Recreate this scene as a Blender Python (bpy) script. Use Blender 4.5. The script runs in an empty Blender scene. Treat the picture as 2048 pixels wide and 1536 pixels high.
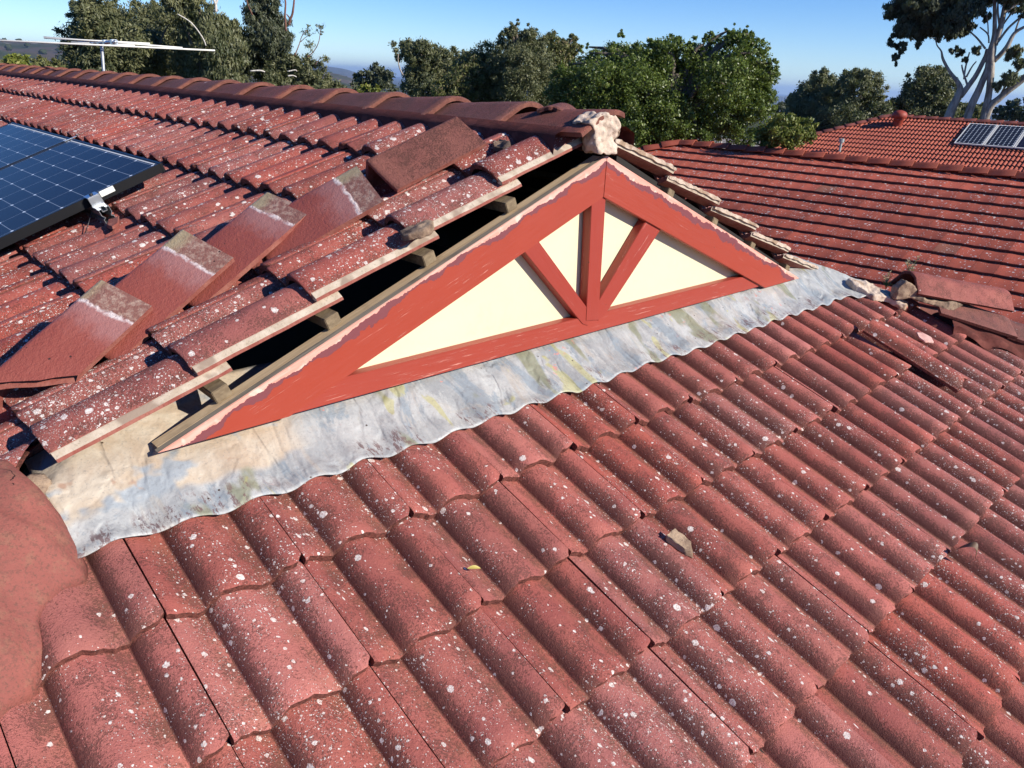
import bpy, bmesh, math, random
import numpy as np
from mathutils import Vector, Matrix, Euler, noise
R=math.radians
random.seed(5); rng=np.random.default_rng(11)
sc=bpy.context.scene; COL=sc.collection
# ---------------------------------------------------------------- camera
CAM=Vector((-2.02064,-1.66297,0.21906)); F=1529.18
cam=bpy.data.cameras.new('camera'); co=bpy.data.objects.new('camera',cam); COL.objects.link(co)
co.location=CAM; co.rotation_euler=Euler((R(68.2637),R(-2.4685),R(-43.5075)),'XYZ')
cam.sensor_width=36; cam.lens=F/2048*36; cam.clip_start=.05; cam.clip_end=80000
sc.camera=co
RM=co.rotation_euler.to_matrix()
# ---------------------------------------------------------------- light
LD=Vector((-.35,1,-.60)).normalized()
w=bpy.data.worlds.new('World'); sc.world=w; w.use_nodes=True
nt=w.node_tree; bg=nt.nodes['Background']; sky=nt.nodes.new('ShaderNodeTexSky'); sky.sky_type='NISHITA'
sky.sun_disc=False; sky.sun_elevation=math.asin(-LD.z); sky.sun_rotation=math.atan2(-LD.x,-LD.y)
sky.altitude=100; sky.air_density=.75; sky.dust_density=0.; sky.ozone_density=4.
hs=nt.nodes.new('ShaderNodeHueSaturation'); hs.inputs['Saturation'].default_value=1.28; hs.inputs['Hue'].default_value=.512; nt.links.new(sky.outputs[0],hs.inputs['Color']); nt.links.new(hs.outputs[0],bg.inputs[0]); bg.inputs[1].default_value=.105
sun=bpy.data.lights.new('sun','SUN'); sun.energy=4.8; sun.angle=R(.53); sun.color=(1,.94,.84)
so=bpy.data.objects.new('sun',sun); COL.objects.link(so); so.rotation_euler=LD.to_track_quat('-Z','Y').to_euler()
sc.view_settings.view_transform='Standard'; sc.view_settings.look='None'; sc.view_settings.gamma=1
sc.view_settings.exposure=.64; sc.view_settings.use_curve_mapping=False
sc.cycles.max_bounces=6; sc.cycles.volume_bounces=0
# ---------------------------------------------------------------- helpers
def ray(u,v): return RM@Vector(((u-1024)/F,(768-v)/F,-1))
def at(u,v,d):
    r=ray(u,v); return CAM+r*(d/math.hypot(r.x,r.y))
def on_y(u,v,y=0.):
    r=ray(u,v); return CAM+r*((y-CAM.y)/r.y)
def on_plane(u,v,P,N):
    r=ray(u,v); return CAM+r*((P-CAM).dot(N)/r.dot(N))
def proj(P):
    d=RM.transposed()@(P-CAM)
    if d.z>-.05: return (1e6,1e6)
    return (1024+F*d.x/-d.z,768-F*d.y/-d.z)
def seen(P,m=260):
    u,v=proj(P); return -m<u<2048+m and -m<v<1536+m
def empty(name,loc,label=None,cat=None,group=None,kind=None):
    o=bpy.data.objects.new(name,None); COL.objects.link(o); o.location=loc; o.empty_display_size=.05
    return tag(o,label,cat,group,kind)
def tag(o,label=None,cat=None,group=None,kind=None):
    if label: o['label']=label
    if cat: o['category']=cat
    if group: o['group']=group
    if kind: o['kind']=kind
    return o
def link(name,me,mats=None,parent=None,M=None):
    o=bpy.data.objects.new(name,me); COL.objects.link(o)
    if mats is not None:
        for m in (mats if isinstance(mats,(list,tuple)) else [mats]):
            if len(me.materials)<len(mats if isinstance(mats,(list,tuple)) else [mats]): me.materials.append(m)
    if parent is not None:
        o.parent=parent; o.matrix_parent_inverse=Matrix.Identity(4)
        PW=world_of(parent)
        o.matrix_basis=PW.inverted()@(M if M is not None else Matrix.Identity(4))
    elif M is not None: o.matrix_basis=M
    return o
def world_of(o):
    M=o.matrix_basis.copy()
    while o.parent: o=o.parent; M=o.matrix_basis@M
    return M
def mesh(vs,fs,smooth=False):
    me=bpy.data.meshes.new('m'); me.from_pydata([tuple(v) for v in vs],[],fs); me.update()
    if smooth: me.polygons.foreach_set('use_smooth',[True]*len(me.polygons))
    return me
def frame(O,right,up,nor): 
    return Matrix(((right.x,up.x,nor.x,O.x),(right.y,up.y,nor.y,O.y),(right.z,up.z,nor.z,O.z),(0,0,0,1)))
def box_me(x0,x1,y0,y1,z0,z1,bev=0):
    bm=bmesh.new(); bmesh.ops.create_cube(bm,size=1)
    for v in bm.verts: v.co=Vector(((x0+x1)/2+v.co.x*(x1-x0),(y0+y1)/2+v.co.y*(y1-y0),(z0+z1)/2+v.co.z*(z1-z0)))
    if bev: bmesh.ops.bevel(bm,geom=bm.edges[:],offset=bev,segments=2,affect='EDGES')
    me=bpy.data.meshes.new('m'); bm.to_mesh(me); bm.free(); return me
def prism_me(pts,h,axis='y',bev=0):
    """pts: list of Vector in a plane, extruded by vector h"""
    bm=bmesh.new(); a=[bm.verts.new(p) for p in pts]; f=bm.faces.new(a)
    r=bmesh.ops.extrude_face_region(bm,geom=[f]); 
    bmesh.ops.translate(bm,verts=[g for g in r['geom'] if isinstance(g,bmesh.types.BMVert)],vec=h)
    bmesh.ops.recalc_face_normals(bm,faces=bm.faces[:])
    if bev: bmesh.ops.bevel(bm,geom=bm.edges[:],offset=bev,segments=2,affect='EDGES')
    me=bpy.data.meshes.new('m'); bm.to_mesh(me); bm.free(); return me
def join(mes_mats):
    """list of (mesh, matrix) -> one mesh"""
    V=[];Fc=[]; MI=[]; n=0
    for me,M in mes_mats:
        for v in me.vertices: V.append(M@v.co)
        for p in me.polygons: Fc.append([n+i for i in p.vertices]); MI.append(p.material_index)
        n+=len(me.vertices)
    r=mesh(V,Fc); r.polygons.foreach_set('material_index',MI); return r
def tube_me(pts,rad,n=8,wob=0):
    V=[];Fc=[]
    N=len(pts); a=Vector((0,0,1))
    for i,p in enumerate(pts):
        t=(pts[min(i+1,N-1)]-pts[max(i-1,0)]).normalized()
        x=t.cross(Vector((.31,.17,.93))).normalized(); y=t.cross(x)
        r=rad[i] if isinstance(rad,(list,tuple)) else rad
        for k in range(n):
            q=2*math.pi*k/n; rr=r*(1+wob*math.sin(3*q+i))
            V.append(p+(x*math.cos(q)+y*math.sin(q))*rr)
    for i in range(N-1):
        for k in range(n):
            Fc.append((i*n+k,i*n+(k+1)%n,(i+1)*n+(k+1)%n,(i+1)*n+k))
    Fc.append(tuple(range(n))[::-1]); Fc.append(tuple((N-1)*n+k for k in range(n)))
    return mesh(V,Fc,True)
def smooth_path(pts,rad,sub=4):
    P=[];Q=[]
    n=len(pts)
    for i in range(n-1):
        p0=pts[max(i-1,0)];p1=pts[i];p2=pts[i+1];p3=pts[min(i+2,n-1)]
        for k in range(sub):
            t=k/sub
            P.append(.5*((2*p1)+(p2-p0)*t+(2*p0-5*p1+4*p2-p3)*t*t+(3*p1-p0-3*p2+p3)*t**3)); Q.append(rad[i]*(1-t)+rad[i+1]*t)
    P.append(pts[-1]);Q.append(rad[-1]); return P,Q
def nz(p,s=1.,o=0.): return noise.noise(Vector(p)*s+Vector((o,o*1.7,o*.3)))
def lump_me(poly,h,cell=.02,amp=.008,seed=0.,bulge=.0):
    """irregular lump: extruded outline, subdivided and roughened"""
    me=prism_me(poly,h)
    bm=bmesh.new(); bm.from_mesh(me); bmesh.ops.triangulate(bm,faces=bm.faces[:])
    for _ in range(5):
        L=[e for e in bm.edges if e.calc_length()>cell]
        if not L: break
        bmesh.ops.subdivide_edges(bm,edges=L,cuts=1); bmesh.ops.triangulate(bm,faces=[f for f in bm.faces if len(f.verts)>3])
    bm.normal_update(); c=sum((v.co for v in bm.verts),Vector())/len(bm.verts)
    sz=max((v.co-c).length for v in bm.verts)
    for v in bm.verts:
        d=(v.co-c); k=1-min(1,d.length/sz)
        v.co=v.co+v.normal*(amp*(nz(v.co,18,seed)+.5*nz(v.co,55,seed))+bulge*k)
    me=bpy.data.meshes.new('m'); bm.to_mesh(me); bm.free()
    me.polygons.foreach_set('use_smooth',[True]*len(me.polygons)); return me
# ---------------------------------------------------------------- node materials
class NB:
    def __init__(s,name,rough=.8,spec=.3):
        s.m=bpy.data.materials.new(name); s.m.use_nodes=True; s.t=s.m.node_tree; s.b=s.t.nodes['Principled BSDF']
        s.b.inputs['Roughness'].default_value=rough; s.b.inputs['Specular IOR Level'].default_value=spec
    def n(s,ty,**k):
        q=s.t.nodes.new(ty)
        for a,b in k.items(): setattr(q,a,b)
        return q
    def put(s,sock,v):
        if hasattr(v,'is_output') or isinstance(v,bpy.types.NodeSocket): s.t.links.new(v,sock)
        elif isinstance(v,(tuple,list)) and len(v)==3 and sock.type=='RGBA': sock.default_value=(*v,1)
        else: sock.default_value=v
    def coord(s,kind='Object',off=True,scale=None):
        if kind=='World':
            g=s.n('ShaderNodeNewGeometry'); o=g.outputs['Position']
        else:
            g=s.n('ShaderNodeTexCoord'); o=g.outputs[kind]
        if off:
            oi=s.n('ShaderNodeObjectInfo'); r=s.math('MULTIPLY',oi.outputs['Random'],37.7)
            c=s.n('ShaderNodeCombineXYZ'); s.put(c.inputs[0],r); s.put(c.inputs[1],s.math('MULTIPLY',r,1.7)); s.put(c.inputs[2],s.math('MULTIPLY',r,.6))
            a=s.n('ShaderNodeVectorMath',operation='ADD'); s.put(a.inputs[0],o); s.put(a.inputs[1],c.outputs[0]); o=a.outputs[0]
        if scale:
            mm=s.n('ShaderNodeVectorMath',operation='MULTIPLY'); s.put(mm.inputs[0],o); mm.inputs[1].default_value=scale; o=mm.outputs[0]
        return o
    def rand(s): return s.n('ShaderNodeObjectInfo').outputs['Random']
    def attr(s,name):
        a=s.n('ShaderNodeAttribute'); a.attribute_name=name; return a.outputs['Fac']
    def math(s,op,a,b=0.,c=0.,clamp=False):
        q=s.n('ShaderNodeMath',operation=op,use_clamp=clamp); s.put(q.inputs[0],a); s.put(q.inputs[1],b)
        if len(q.inputs)>2: s.put(q.inputs[2],c)
        return q.outputs[0]
    def noise(s,v,sc,det=4,rough=.6,dist=0.,col=False):
        q=s.n('ShaderNodeTexNoise'); s.put(q.inputs['Vector'],v); q.inputs['Scale'].default_value=sc
        q.inputs['Detail'].default_value=det; q.inputs['Roughness'].default_value=rough; q.inputs['Distortion'].default_value=dist
        return q.outputs['Color' if col else 'Fac']
    def voro(s,v,sc,feat='F1',rnd=1.):
        q=s.n('ShaderNodeTexVoronoi',feature=feat); s.put(q.inputs['Vector'],v); q.inputs['Scale'].default_value=sc
        q.inputs['Randomness'].default_value=rnd
        return q.outputs['Distance'],(q.outputs['Color'] if feat=='F1' else None)
    def ss(s,v,a,b):   # smoothstep a..b -> 0..1
        q=s.n('ShaderNodeMapRange',interpolation_type='SMOOTHSTEP'); s.put(q.inputs['Value'],v)
        s.put(q.inputs['From Min'],a); s.put(q.inputs['From Max'],b); return q.outputs[0]
    def lin(s,v,a,b,c=0.,d=1.):
        q=s.n('ShaderNodeMapRange'); s.put(q.inputs['Value'],v)
        for k,x in zip(('From Min','From Max','To Min','To Max'),(a,b,c,d)): s.put(q.inputs[k],x)
        return q.outputs[0]
    def mix(s,f,a,b,mode='MIX'):
        q=s.n('ShaderNodeMix',data_type='RGBA',blend_type=mode); s.put(q.inputs[0],f); s.put(q.inputs[6],a); s.put(q.inputs[7],b); return q.outputs[2]
    def xyz(s,v):
        q=s.n('ShaderNodeSeparateXYZ'); s.put(q.inputs[0],v); return q.outputs
    def bump(s,h,dist=.002,strength=1.,prev=None):
        q=s.n('ShaderNodeBump'); s.put(q.inputs['Height'],h); q.inputs['Distance'].default_value=dist; q.inputs['Strength'].default_value=strength
        if prev is not None: s.put(q.inputs['Normal'],prev)
        return q.outputs[0]
    def out(s,col,rough=None,normal=None):
        s.put(s.b.inputs['Base Color'],col)
        if rough is not None: s.put(s.b.inputs['Roughness'],rough)
        if normal is not None: s.put(s.b.inputs['Normal'],normal)
        return s.m
def lichen(nb,world,co,col,big=1.,small=1.,dens=0.,wide=None,zs=1.):
    """pale crusty discs of several sizes"""
    jit=nb.noise(co,150,2,.5,col=True)
    a=nb.n('ShaderNodeVectorMath',operation='MULTIPLY_ADD'); nb.put(a.inputs[0],jit); a.inputs[1].default_value=(.007,)*3; nb.put(a.inputs[2],co); cj=a.outputs[0]
    patch=nb.noise(world,1.7,2,.6); patch2=nb.noise(world,9,2,.6)
    p=nb.math('ADD',nb.math('ADD',patch,nb.math('MULTIPLY',patch2,.6)),dens)      # ~.8 mean
    tot=None
    for sc,r0,r1,th,k in ((26,.08,.27,.80,big),(55,.10,.30,.86,big),(150,.12,.36,.975,small),(330,.15,.4,.987,small)):
        if k<=0: continue
        d,c=nb.voro(cj,sc*zs); cx=nb.xyz(c)
        gate=nb.math('GREATER_THAN',nb.math('MULTIPLY_ADD',nb.math('SUBTRACT',p,.8),1.5,cx[0]),th+.17*(1-k))
        r=nb.lin(cx[1],0,1,r0,r1)
        m=nb.math('MULTIPLY',nb.math('LESS_THAN',d,r),gate)
        tot=m if tot is None else nb.math('MAXIMUM',tot,m)
    tone=nb.noise(co,220,3,.7)
    if isinstance(wide,tuple): lc=nb.mix(tone,wide,(.62,.55,.48))
    else: lc=nb.mix(nb.ss(tone,.35,.6),(.52,.37,.32),(.78,.72,.66))
    col=nb.mix(nb.math('MULTIPLY',tot,.92),col,lc)
    return col,tot
def mat_tile(name,base=(.355,.088,.067),alt=(.275,.068,.057),grime=(.080,.036,.026),g=1.,big=1.,small=1.,dens=0.,bumpk=1.,green=.5):
    nb=NB(name,.78,.35); co=nb.coord('Object'); wo=nb.coord('World',False)
    rnd=nb.rand()
    col=nb.mix(nb.ss(nb.noise(wo,2.2,3),.35,.65),base,alt)
    col=nb.mix(nb.math('MULTIPLY',nb.lin(nb.noise(co,9,3),.3,.7),.55,clamp=True),col,(base[0]*1.18,base[1]*1.45,base[2]*1.35))
    hsv=nb.n('ShaderNodeHueSaturation'); nb.put(hsv.inputs['Color'],col); nb.put(hsv.inputs['Value'],nb.lin(rnd,0,1,.84,1.14)); nb.put(hsv.inputs['Saturation'],nb.lin(nb.math('FRACT',nb.math('MULTIPLY',rnd,7.3)),0,1,.9,1.05)); col=hsv.outputs[0]
    # exposed aggregate speckle, thicker on the steep flank and in the pans
    steep=nb.attr('steep'); pan=nb.attr('pan')
    sp=nb.noise(co,170,3,.75); sp2=nb.noise(co,420,2,.7); region=nb.noise(co,14,3,.6)
    lvl=nb.math('ADD',nb.math('MULTIPLY',steep,.17*g),nb.math('ADD',nb.math('MULTIPLY',pan,.045*g),nb.math('MULTIPLY',nb.math('SUBTRACT',region,.5),.42)))
    m=nb.ss(nb.math('ADD',nb.math('ADD',nb.math('MULTIPLY',sp,.6),nb.math('MULTIPLY',sp2,.4)),lvl),.525,.62)
    col=nb.mix(nb.math('MULTIPLY',m,.66),col,grime)
    # moss-brown dust settled in pans
    dm=nb.math('MULTIPLY',nb.math('MULTIPLY',pan,green),nb.ss(nb.noise(co,30,4,.7),.38,.62),clamp=True)
    col=nb.mix(nb.math('MULTIPLY',dm,.6),col,(.20,.095,.052))
    pn=nb.noise(co,95,3,.6); col=nb.mix(nb.math('MULTIPLY',nb.ss(pn,.62,.7),.35),col,(.42,.15,.11))
    col,tot=lichen(nb,wo,co,col,big,small,dens)
    h=nb.math('ADD',nb.math('MULTIPLY',nb.noise(co,260,4,.7),1.),nb.math('MULTIPLY',nb.noise(co,60,3),.8))
    h=nb.math('ADD',h,nb.math('MULTIPLY',tot,.35))
    h=nb.math('SUBTRACT',h,nb.math('MULTIPLY',m,.35))
    return nb.out(col,nb.lin(sp,.3,.7,.62,.9),nb.bump(h,.0026*bumpk,1.))
M={}
M['tile']=mat_tile('hip_tile_paint',dens=.04)
M['tile_left']=mat_tile('slope_tile_paint',base=(.325,.076,.057),alt=(.25,.060,.049),g=1.1,dens=.22,big=1.,small=.6,green=.3)
M['cap']=mat_tile('cap_paint',base=(.19,.056,.040),alt=(.155,.048,.036),grime=(.07,.042,.032),dens=-.2,g=.7,green=0)
M['cap_hip']=mat_tile('hip_cap_paint',base=(.33,.085,.065),alt=(.26,.07,.055),dens=-.14,g=.6,green=.3)
def mat_tail():   # broken, dark tail edge of a tile
    nb=NB('tile_tail',.9,.2); co=nb.coord(); n=nb.noise(co,120,4,.7)
    c=nb.mix(nb.ss(n,.35,.65),(.085,.032,.024),(.22,.075,.055)); return nb.out(c,None,nb.bump(nb.noise(co,160,4,.75),.004))
M['tail']=mat_tail()
def mat_smoothcap():  # the face of a lifted cap: fresh glossy paint with a bare overlapped end
    nb=NB('lifted_cap_paint',.45,.5); co=nb.coord('Object',False); x=nb.xyz(co)[0]
    off=nb.coord('Object',True)
    base=nb.mix(nb.noise(off,5,3),(.22,.050,.034),(.27,.066,.047))
    n=nb.noise(off,24,4,.65)
    edge=nb.math('ADD',x,nb.math('MULTIPLY',nb.math('SUBTRACT',n,.5),.035))
    nib=nb.ss(edge,.347,.352)
    nibc=nb.mix(nb.ss(nb.noise(off,60,4,.7),.42,.68),(.19,.080,.060),(.33,.22,.17))
    nibc=nb.mix(nb.math('MULTIPLY',nb.ss(nb.math('ADD',nb.xyz(co)[2],nb.math('MULTIPLY',nb.noise(off,30,3),.03)),.105,.135),.7),nibc,(.36,.30,.17))
    band=nb.math('MULTIPLY',nb.ss(edge,.337,.347),nb.math('SUBTRACT',1.,nb.ss(edge,.349,.354)))
    haze=nb.math('MULTIPLY',nb.ss(nb.math('ADD',edge,nb.math('MULTIPLY',n,.08)),.28,.37),.6)
    c=nb.mix(haze,base,(.33,.17,.16)); c=nb.mix(nib,c,nibc); c=nb.mix(nb.math('MULTIPLY',band,nb.ss(nb.noise(off,40,3),.3,.6)),c,(.56,.48,.46))
    d,cc=nb.voro(off,30); c=nb.mix(nb.math('MULTIPLY',nb.math('LESS_THAN',d,.09),nb.math('GREATER_THAN',nb.xyz(cc)[0],.86)),c,(.05,.02,.015))
    h=nb.math('ADD',nb.noise(off,95,3,.6,.4),nb.math('MULTIPLY',nb.noise(off,260,3,.6),.6)); h=nb.math('SUBTRACT',h,nb.math('MULTIPLY',nb.math('ABSOLUTE',nib),.8))
    return nb.out(c,nb.lin(nb.noise(off,70,2),.3,.7,.5,.7),nb.bump(h,.0028,.9))
M['lifted']=mat_smoothcap()
M['lifted_plain']=mat_tile('plain_lifted_cap',base=(.24,.062,.040),alt=(.20,.055,.038),dens=-.5,g=.4,green=0,bumpk=2.2)
def mat_mortar(name,c1,c2,c3=None,b=.004):
    nb=NB(name,.92,.15); co=nb.coord(); n=nb.noise(co,22,5,.7)
    c=nb.mix(nb.ss(n,.3,.7),c1,c2); c=nb.mix(nb.math('MULTIPLY',nb.ss(nb.noise(co,140,3,.7),.55,.7),.5),c,tuple(x*.45 for x in c1))
    if c3: c=nb.mix(nb.ss(nb.noise(co,9,3),.52,.62),c,c3)
    return nb.out(c,None,nb.bump(nb.noise(co,120,5,.75),b))
M['mortar']=mat_mortar('pale_mortar',(.48,.37,.28),(.62,.50,.40),(.36,.25,.17))
M['mortar_red']=mat_mortar('painted_mortar_shaded',(.13,.038,.030),(.09,.030,.024),(.17,.055,.042))  # red mortar paint, darkened further to stand in for shade under the ridge caps
M['mortar_hip']=mat_mortar('painted_pointing',(.33,.085,.065),(.25,.065,.05),(.24,.13,.09),.003)
M['mortar_dirty']=mat_mortar('dirty_mortar',(.42,.30,.20),(.20,.13,.09),(.10,.07,.055))
M['captail']=mat_mortar('cap_tail',(.21,.085,.06),(.13,.05,.04),None,.004)
M['captail2']=mat_mortar('sunlit_far_cap_tail',(.42,.12,.07),(.34,.09,.05),None,.002)  # end faces brighter than the caps: sunlight put into the colour
M['edge']=mat_mortar('bedding_residue',(.38,.30,.22),(.50,.42,.33),(.27,.20,.15),.0015)
M['edge_red']=mat_mortar('cut_tile_edge',(.22,.06,.045),(.30,.12,.09),None,.002)
def mat_paint(name,red=(.325,.044,.021),peel=True,streak=.9):
    nb=NB(name,.42,.5); co=nb.coord('Object',False); X=nb.xyz(co); off=nb.coord('Object',True)
    st=nb.n('ShaderNodeVectorMath',operation='MULTIPLY'); nb.put(st.inputs[0],off); st.inputs[1].default_value=(5,60,60)
    st2=nb.n('ShaderNodeVectorMath',operation='MULTIPLY'); nb.put(st2.inputs[0],off); st2.inputs[1].default_value=(9,150,190)
    fiber=nb.noise(st2.outputs[0],1.,4,.7); reg=nb.noise(st.outputs[0],1.,2,.6)
    c=nb.mix(nb.noise(off,4,3),red,(red[0]*.86,red[1]*.9,red[2]*.95))
    crack=nb.math('MULTIPLY',nb.ss(fiber,.63-.03*streak,.70),nb.ss(nb.math('ADD',reg,nb.noise(off,3,2)),1.10-.09*streak,1.22-.05*streak),clamp=True)
    c=nb.mix(nb.math('MULTIPLY',crack,.85),c,(.62,.25,.18))
    h=nb.math('ADD',nb.math('MULTIPLY',fiber,.5),nb.math('MULTIPLY',crack,-.8))
    if peel:
        # distance below the top edge; jagged peel line with a maroon undercoat band
        big=nb.noise(off,5.5,2,.5); mid=nb.noise(off,26,4,.7); fx=nb.noise(off,90,2,.6)
        e=nb.math('ADD',nb.math('MULTIPLY',nb.math('SUBTRACT',big,.5),.055),nb.math('ADD',nb.math('MULTIPLY',nb.math('SUBTRACT',mid,.5),.026),nb.math('MULTIPLY',nb.math('SUBTRACT',fx,.5),.007)))
        d=nb.math('MULTIPLY',X[2],-1.)
        pink=nb.math('LESS_THAN',d,nb.math('ADD',e,.013))
        mb=nb.math('MULTIPLY_ADD',nb.math('SUBTRACT',nb.noise(off,7,3,.7),.47),.09,.012)
        mar=nb.math('LESS_THAN',nb.math('ADD',d,nb.math('MULTIPLY',nb.math('SUBTRACT',nb.noise(off,40,3),.5),.008)),nb.math('ADD',e,nb.math('ADD',nb.math('MAXIMUM',mb,.0),.013)))
        c=nb.mix(mar,c,(.17,.045,.05))
        pk=nb.mix(nb.ss(nb.noise(st.outputs[0],1.4,3),.35,.7),(.60,.27,.20),(.66,.38,.30))
        pk=nb.mix(nb.math('MULTIPLY',nb.ss(nb.noise(off,11,3),.6,.66),.8),pk,(.62,.52,.42))
        c=nb.mix(pink,c,pk); h=nb.math('SUBTRACT',h,nb.math('MULTIPLY',nb.math('MAXIMUM',pink,mar),.8))
    dd,cc=nb.voro(off,16); c=nb.mix(nb.math('MULTIPLY',nb.math('LESS_THAN',dd,.035),nb.math('GREATER_THAN',nb.xyz(cc)[0],.75)),c,(.06,.03,.02))
    return nb.out(c,nb.lin(fiber,.3,.7,.36,.55),nb.bump(h,.0012,.8))
M['barge']=mat_paint('barge_paint'); M['trim']=mat_paint('trim_paint',(.315,.043,.024),False,1.7); M['post']=mat_paint('post_paint',(.30,.038,.022),False,.8)
def mat_wood(name,a,b,sx=4):
    nb=NB(name,.85,.2); off=nb.coord(); st=nb.n('ShaderNodeVectorMath',operation='MULTIPLY'); nb.put(st.inputs[0],off); st.inputs[1].default_value=(sx,70,70)
    n=nb.noise(st.outputs[0],1.,4,.7); c=nb.mix(nb.ss(n,.3,.7),a,b); c=nb.mix(nb.math('MULTIPLY',nb.ss(nb.noise(off,9,4),.5,.7),.5),c,tuple(x*.5 for x in a))
    return nb.out(c,None,nb.bump(n,.002))
M['wood_grey']=mat_wood('weathered_timber',(.20,.165,.12),(.30,.25,.185)); M['wood_pale']=mat_wood('raw_timber',(.46,.32,.18),(.58,.43,.26)); M['wood_dark']=mat_wood('dirty_timber',(.14,.10,.06),(.24,.18,.11),30)
def mat_cream():
    nb=NB('cream_panel_paint',.5,.4); off=nb.coord(); c=nb.mix(nb.ss(nb.noise(off,3,4),.3,.7),(.65,.585,.385),(.62,.555,.365))
    c=nb.mix(nb.math('MULTIPLY',nb.ss(nb.noise(off,7,6,.75),.52,.7),.4),c,(.58,.50,.31))
    return nb.out(c,None,nb.bump(nb.noise(off,35,3),.0006))
M['cream']=mat_cream()
def mat_lead():
    nb=NB('old_lead_sheet',.5,.5); co=nb.coord('World',False); X=nb.xyz(co)
    sh=nb.n('ShaderNodeVectorMath',operation='MULTIPLY'); nb.put(sh.inputs[0],co); sh.inputs[1].default_value=(1,.45,.45)
    v=sh.outputs[0]
    c=nb.mix(nb.ss(nb.noise(v,7,8,.72,.8),.36,.62),(.25,.255,.252),(.38,.375,.355))
    c=nb.mix(nb.math('MULTIPLY',nb.ss(nb.noise(v,9,8,.68,.5),.51,.57),.75),c,(.20,.235,.26))
    c=nb.mix(nb.math('MULTIPLY',nb.ss(nb.noise(v,5,7,.68,1.2),.54,.62),.5),c,(.38,.33,.27))
    c=nb.mix(nb.math('MULTIPLY',nb.ss(nb.noise(v,11,8,.75,.3),.53,.59),.65),c,(.41,.41,.385))
    # olive run stains
    c=nb.mix(nb.math('MULTIPLY',nb.ss(nb.noise(v,6.3,3,.5,.4),.56,.62),.75),c,(.18,.18,.095))
    c=nb.mix(nb.math('MULTIPLY',nb.ss(nb.noise(v,11,3,.5,.9),.62,.68),.6),c,(.36,.33,.11))
    # flaking maroon overpaint
    pm=nb.math('MULTIPLY',nb.ss(nb.noise(v,6,2,.5),.46,.52),nb.ss(nb.noise(nb.coord('World',False,(60,22,22)),1.,5,.8),.52,.57))
    lower=nb.ss(X[1],-.06,-.11); c=nb.mix(nb.math('MULTIPLY',nb.math('MULTIPLY',pm,lower),.85),c,(.13,.07,.065))
    pink=nb.math('MULTIPLY',nb.ss(nb.noise(co,24,3,.6),.64,.68),nb.ss(nb.noise(co,3,2),.5,.6)); c=nb.mix(nb.math('MULTIPLY',pink,.8),c,(.50,.20,.16))
    # unpainted tan area at the left, under the overhang
    tan=nb.math('MULTIPLY',nb.ss(nb.math('ADD',X[1],nb.math('MULTIPLY',nb.noise(co,8,3),.05)),-.045,-.022),nb.ss(X[0],-1.12,-1.22))
    tc=nb.mix(nb.ss(nb.noise(co,10,4,.6,1.),.35,.65),(.40,.31,.22),(.45,.38,.29)); tc=nb.mix(nb.ss(nb.noise(co,7,3),.52,.60),tc,(.28,.30,.31)); tc=nb.mix(nb.ss(nb.noise(co,12,3),.64,.70),tc,(.34,.22,.15))
    c=nb.mix(tan,c,tc)
    d,cc=nb.voro(co,34); c=nb.mix(nb.math('MULTIPLY',nb.math('LESS_THAN',d,.10),nb.math('GREATER_THAN',nb.xyz(cc)[0],.86)),c,(.05,.03,.02))
    ck=nb.math('ABSOLUTE',nb.math('SUBTRACT',nb.noise(nb.coord('World',False,(1,.5,.5)),9,3,.5,.5),.5)); c=nb.mix(nb.math('MULTIPLY',nb.ss(nb.noise(co,160,4,.75),.55,.66),.4),c,(.16,.16,.16)); h=nb.math('ADD',nb.math('ADD',nb.math('MULTIPLY',nb.noise(co,14,3,.5,.4),1.2),nb.math('MULTIPLY',nb.ss(ck,.0,.09),.45)),nb.math('MULTIPLY',nb.noise(co,70,3,.6),.25))
    return nb.out(c,nb.lin(nb.noise(v,12,3),.3,.7,.42,.68),nb.bump(h,.007,.9))
M['lead']=mat_lead()
def mat_plain(name,c,rough=.6,metal=0.,b=0.,c2=None,scale=20):
    nb=NB(name,rough,.4); nb.b.inputs['Metallic'].default_value=metal; co=nb.coord()
    col=nb.mix(nb.noise(co,scale,4,.6),c,c2 or tuple(x*.8 for x in c))
    return nb.out(col,None,nb.bump(nb.noise(co,scale*4,3),b) if b else None)
M['black_alu']=mat_plain('black_anodised_frame',(.018,.018,.02),.38,.6)
M['alu']=mat_plain('bare_aluminium',(.62,.64,.66),.32,.9); M['white']=mat_plain('white_paint',(.72,.71,.66),.5,0,0,(.62,.60,.54))
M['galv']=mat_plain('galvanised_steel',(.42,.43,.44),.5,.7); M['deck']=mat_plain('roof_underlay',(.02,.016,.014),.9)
M['dark']=mat_plain('dark_metal',(.04,.04,.045),.4,.5)
def mat_solar(name,cx,cy,cell,line,node,x0=0,y0=0,fade=1.):
    nb=NB(name,.2,.03); co=nb.coord('Object',False); X=nb.xyz(co)
    def dist(v,p,o):   # distance to the nearest grid line
        a=nb.math('DIVIDE',nb.math('SUBTRACT',v,o),p); f=nb.math('FRACT',nb.math('ADD',a,.5)); return nb.math('MULTIPLY',nb.math('ABSOLUTE',nb.math('SUBTRACT',f,.5)),p)
    dx=dist(X[0],cx,x0); dy=dist(X[1],cy,y0)
    l=nb.math('MAXIMUM',nb.math('LESS_THAN',dx,line),nb.math('LESS_THAN',dy,line))
    nd=nb.math('LESS_THAN',nb.math('ADD',dx,dy),node)
    c=nb.mix(nb.noise(nb.coord(),3,2),cell,tuple(x*1.25 for x in cell))
    c=nb.mix(nb.math('MULTIPLY',l,.55*fade),c,(.42,.48,.55)); c=nb.mix(nb.math('MULTIPLY',nd,fade),c,(.75,.8,.85))
    return nb.out(c)
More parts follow.
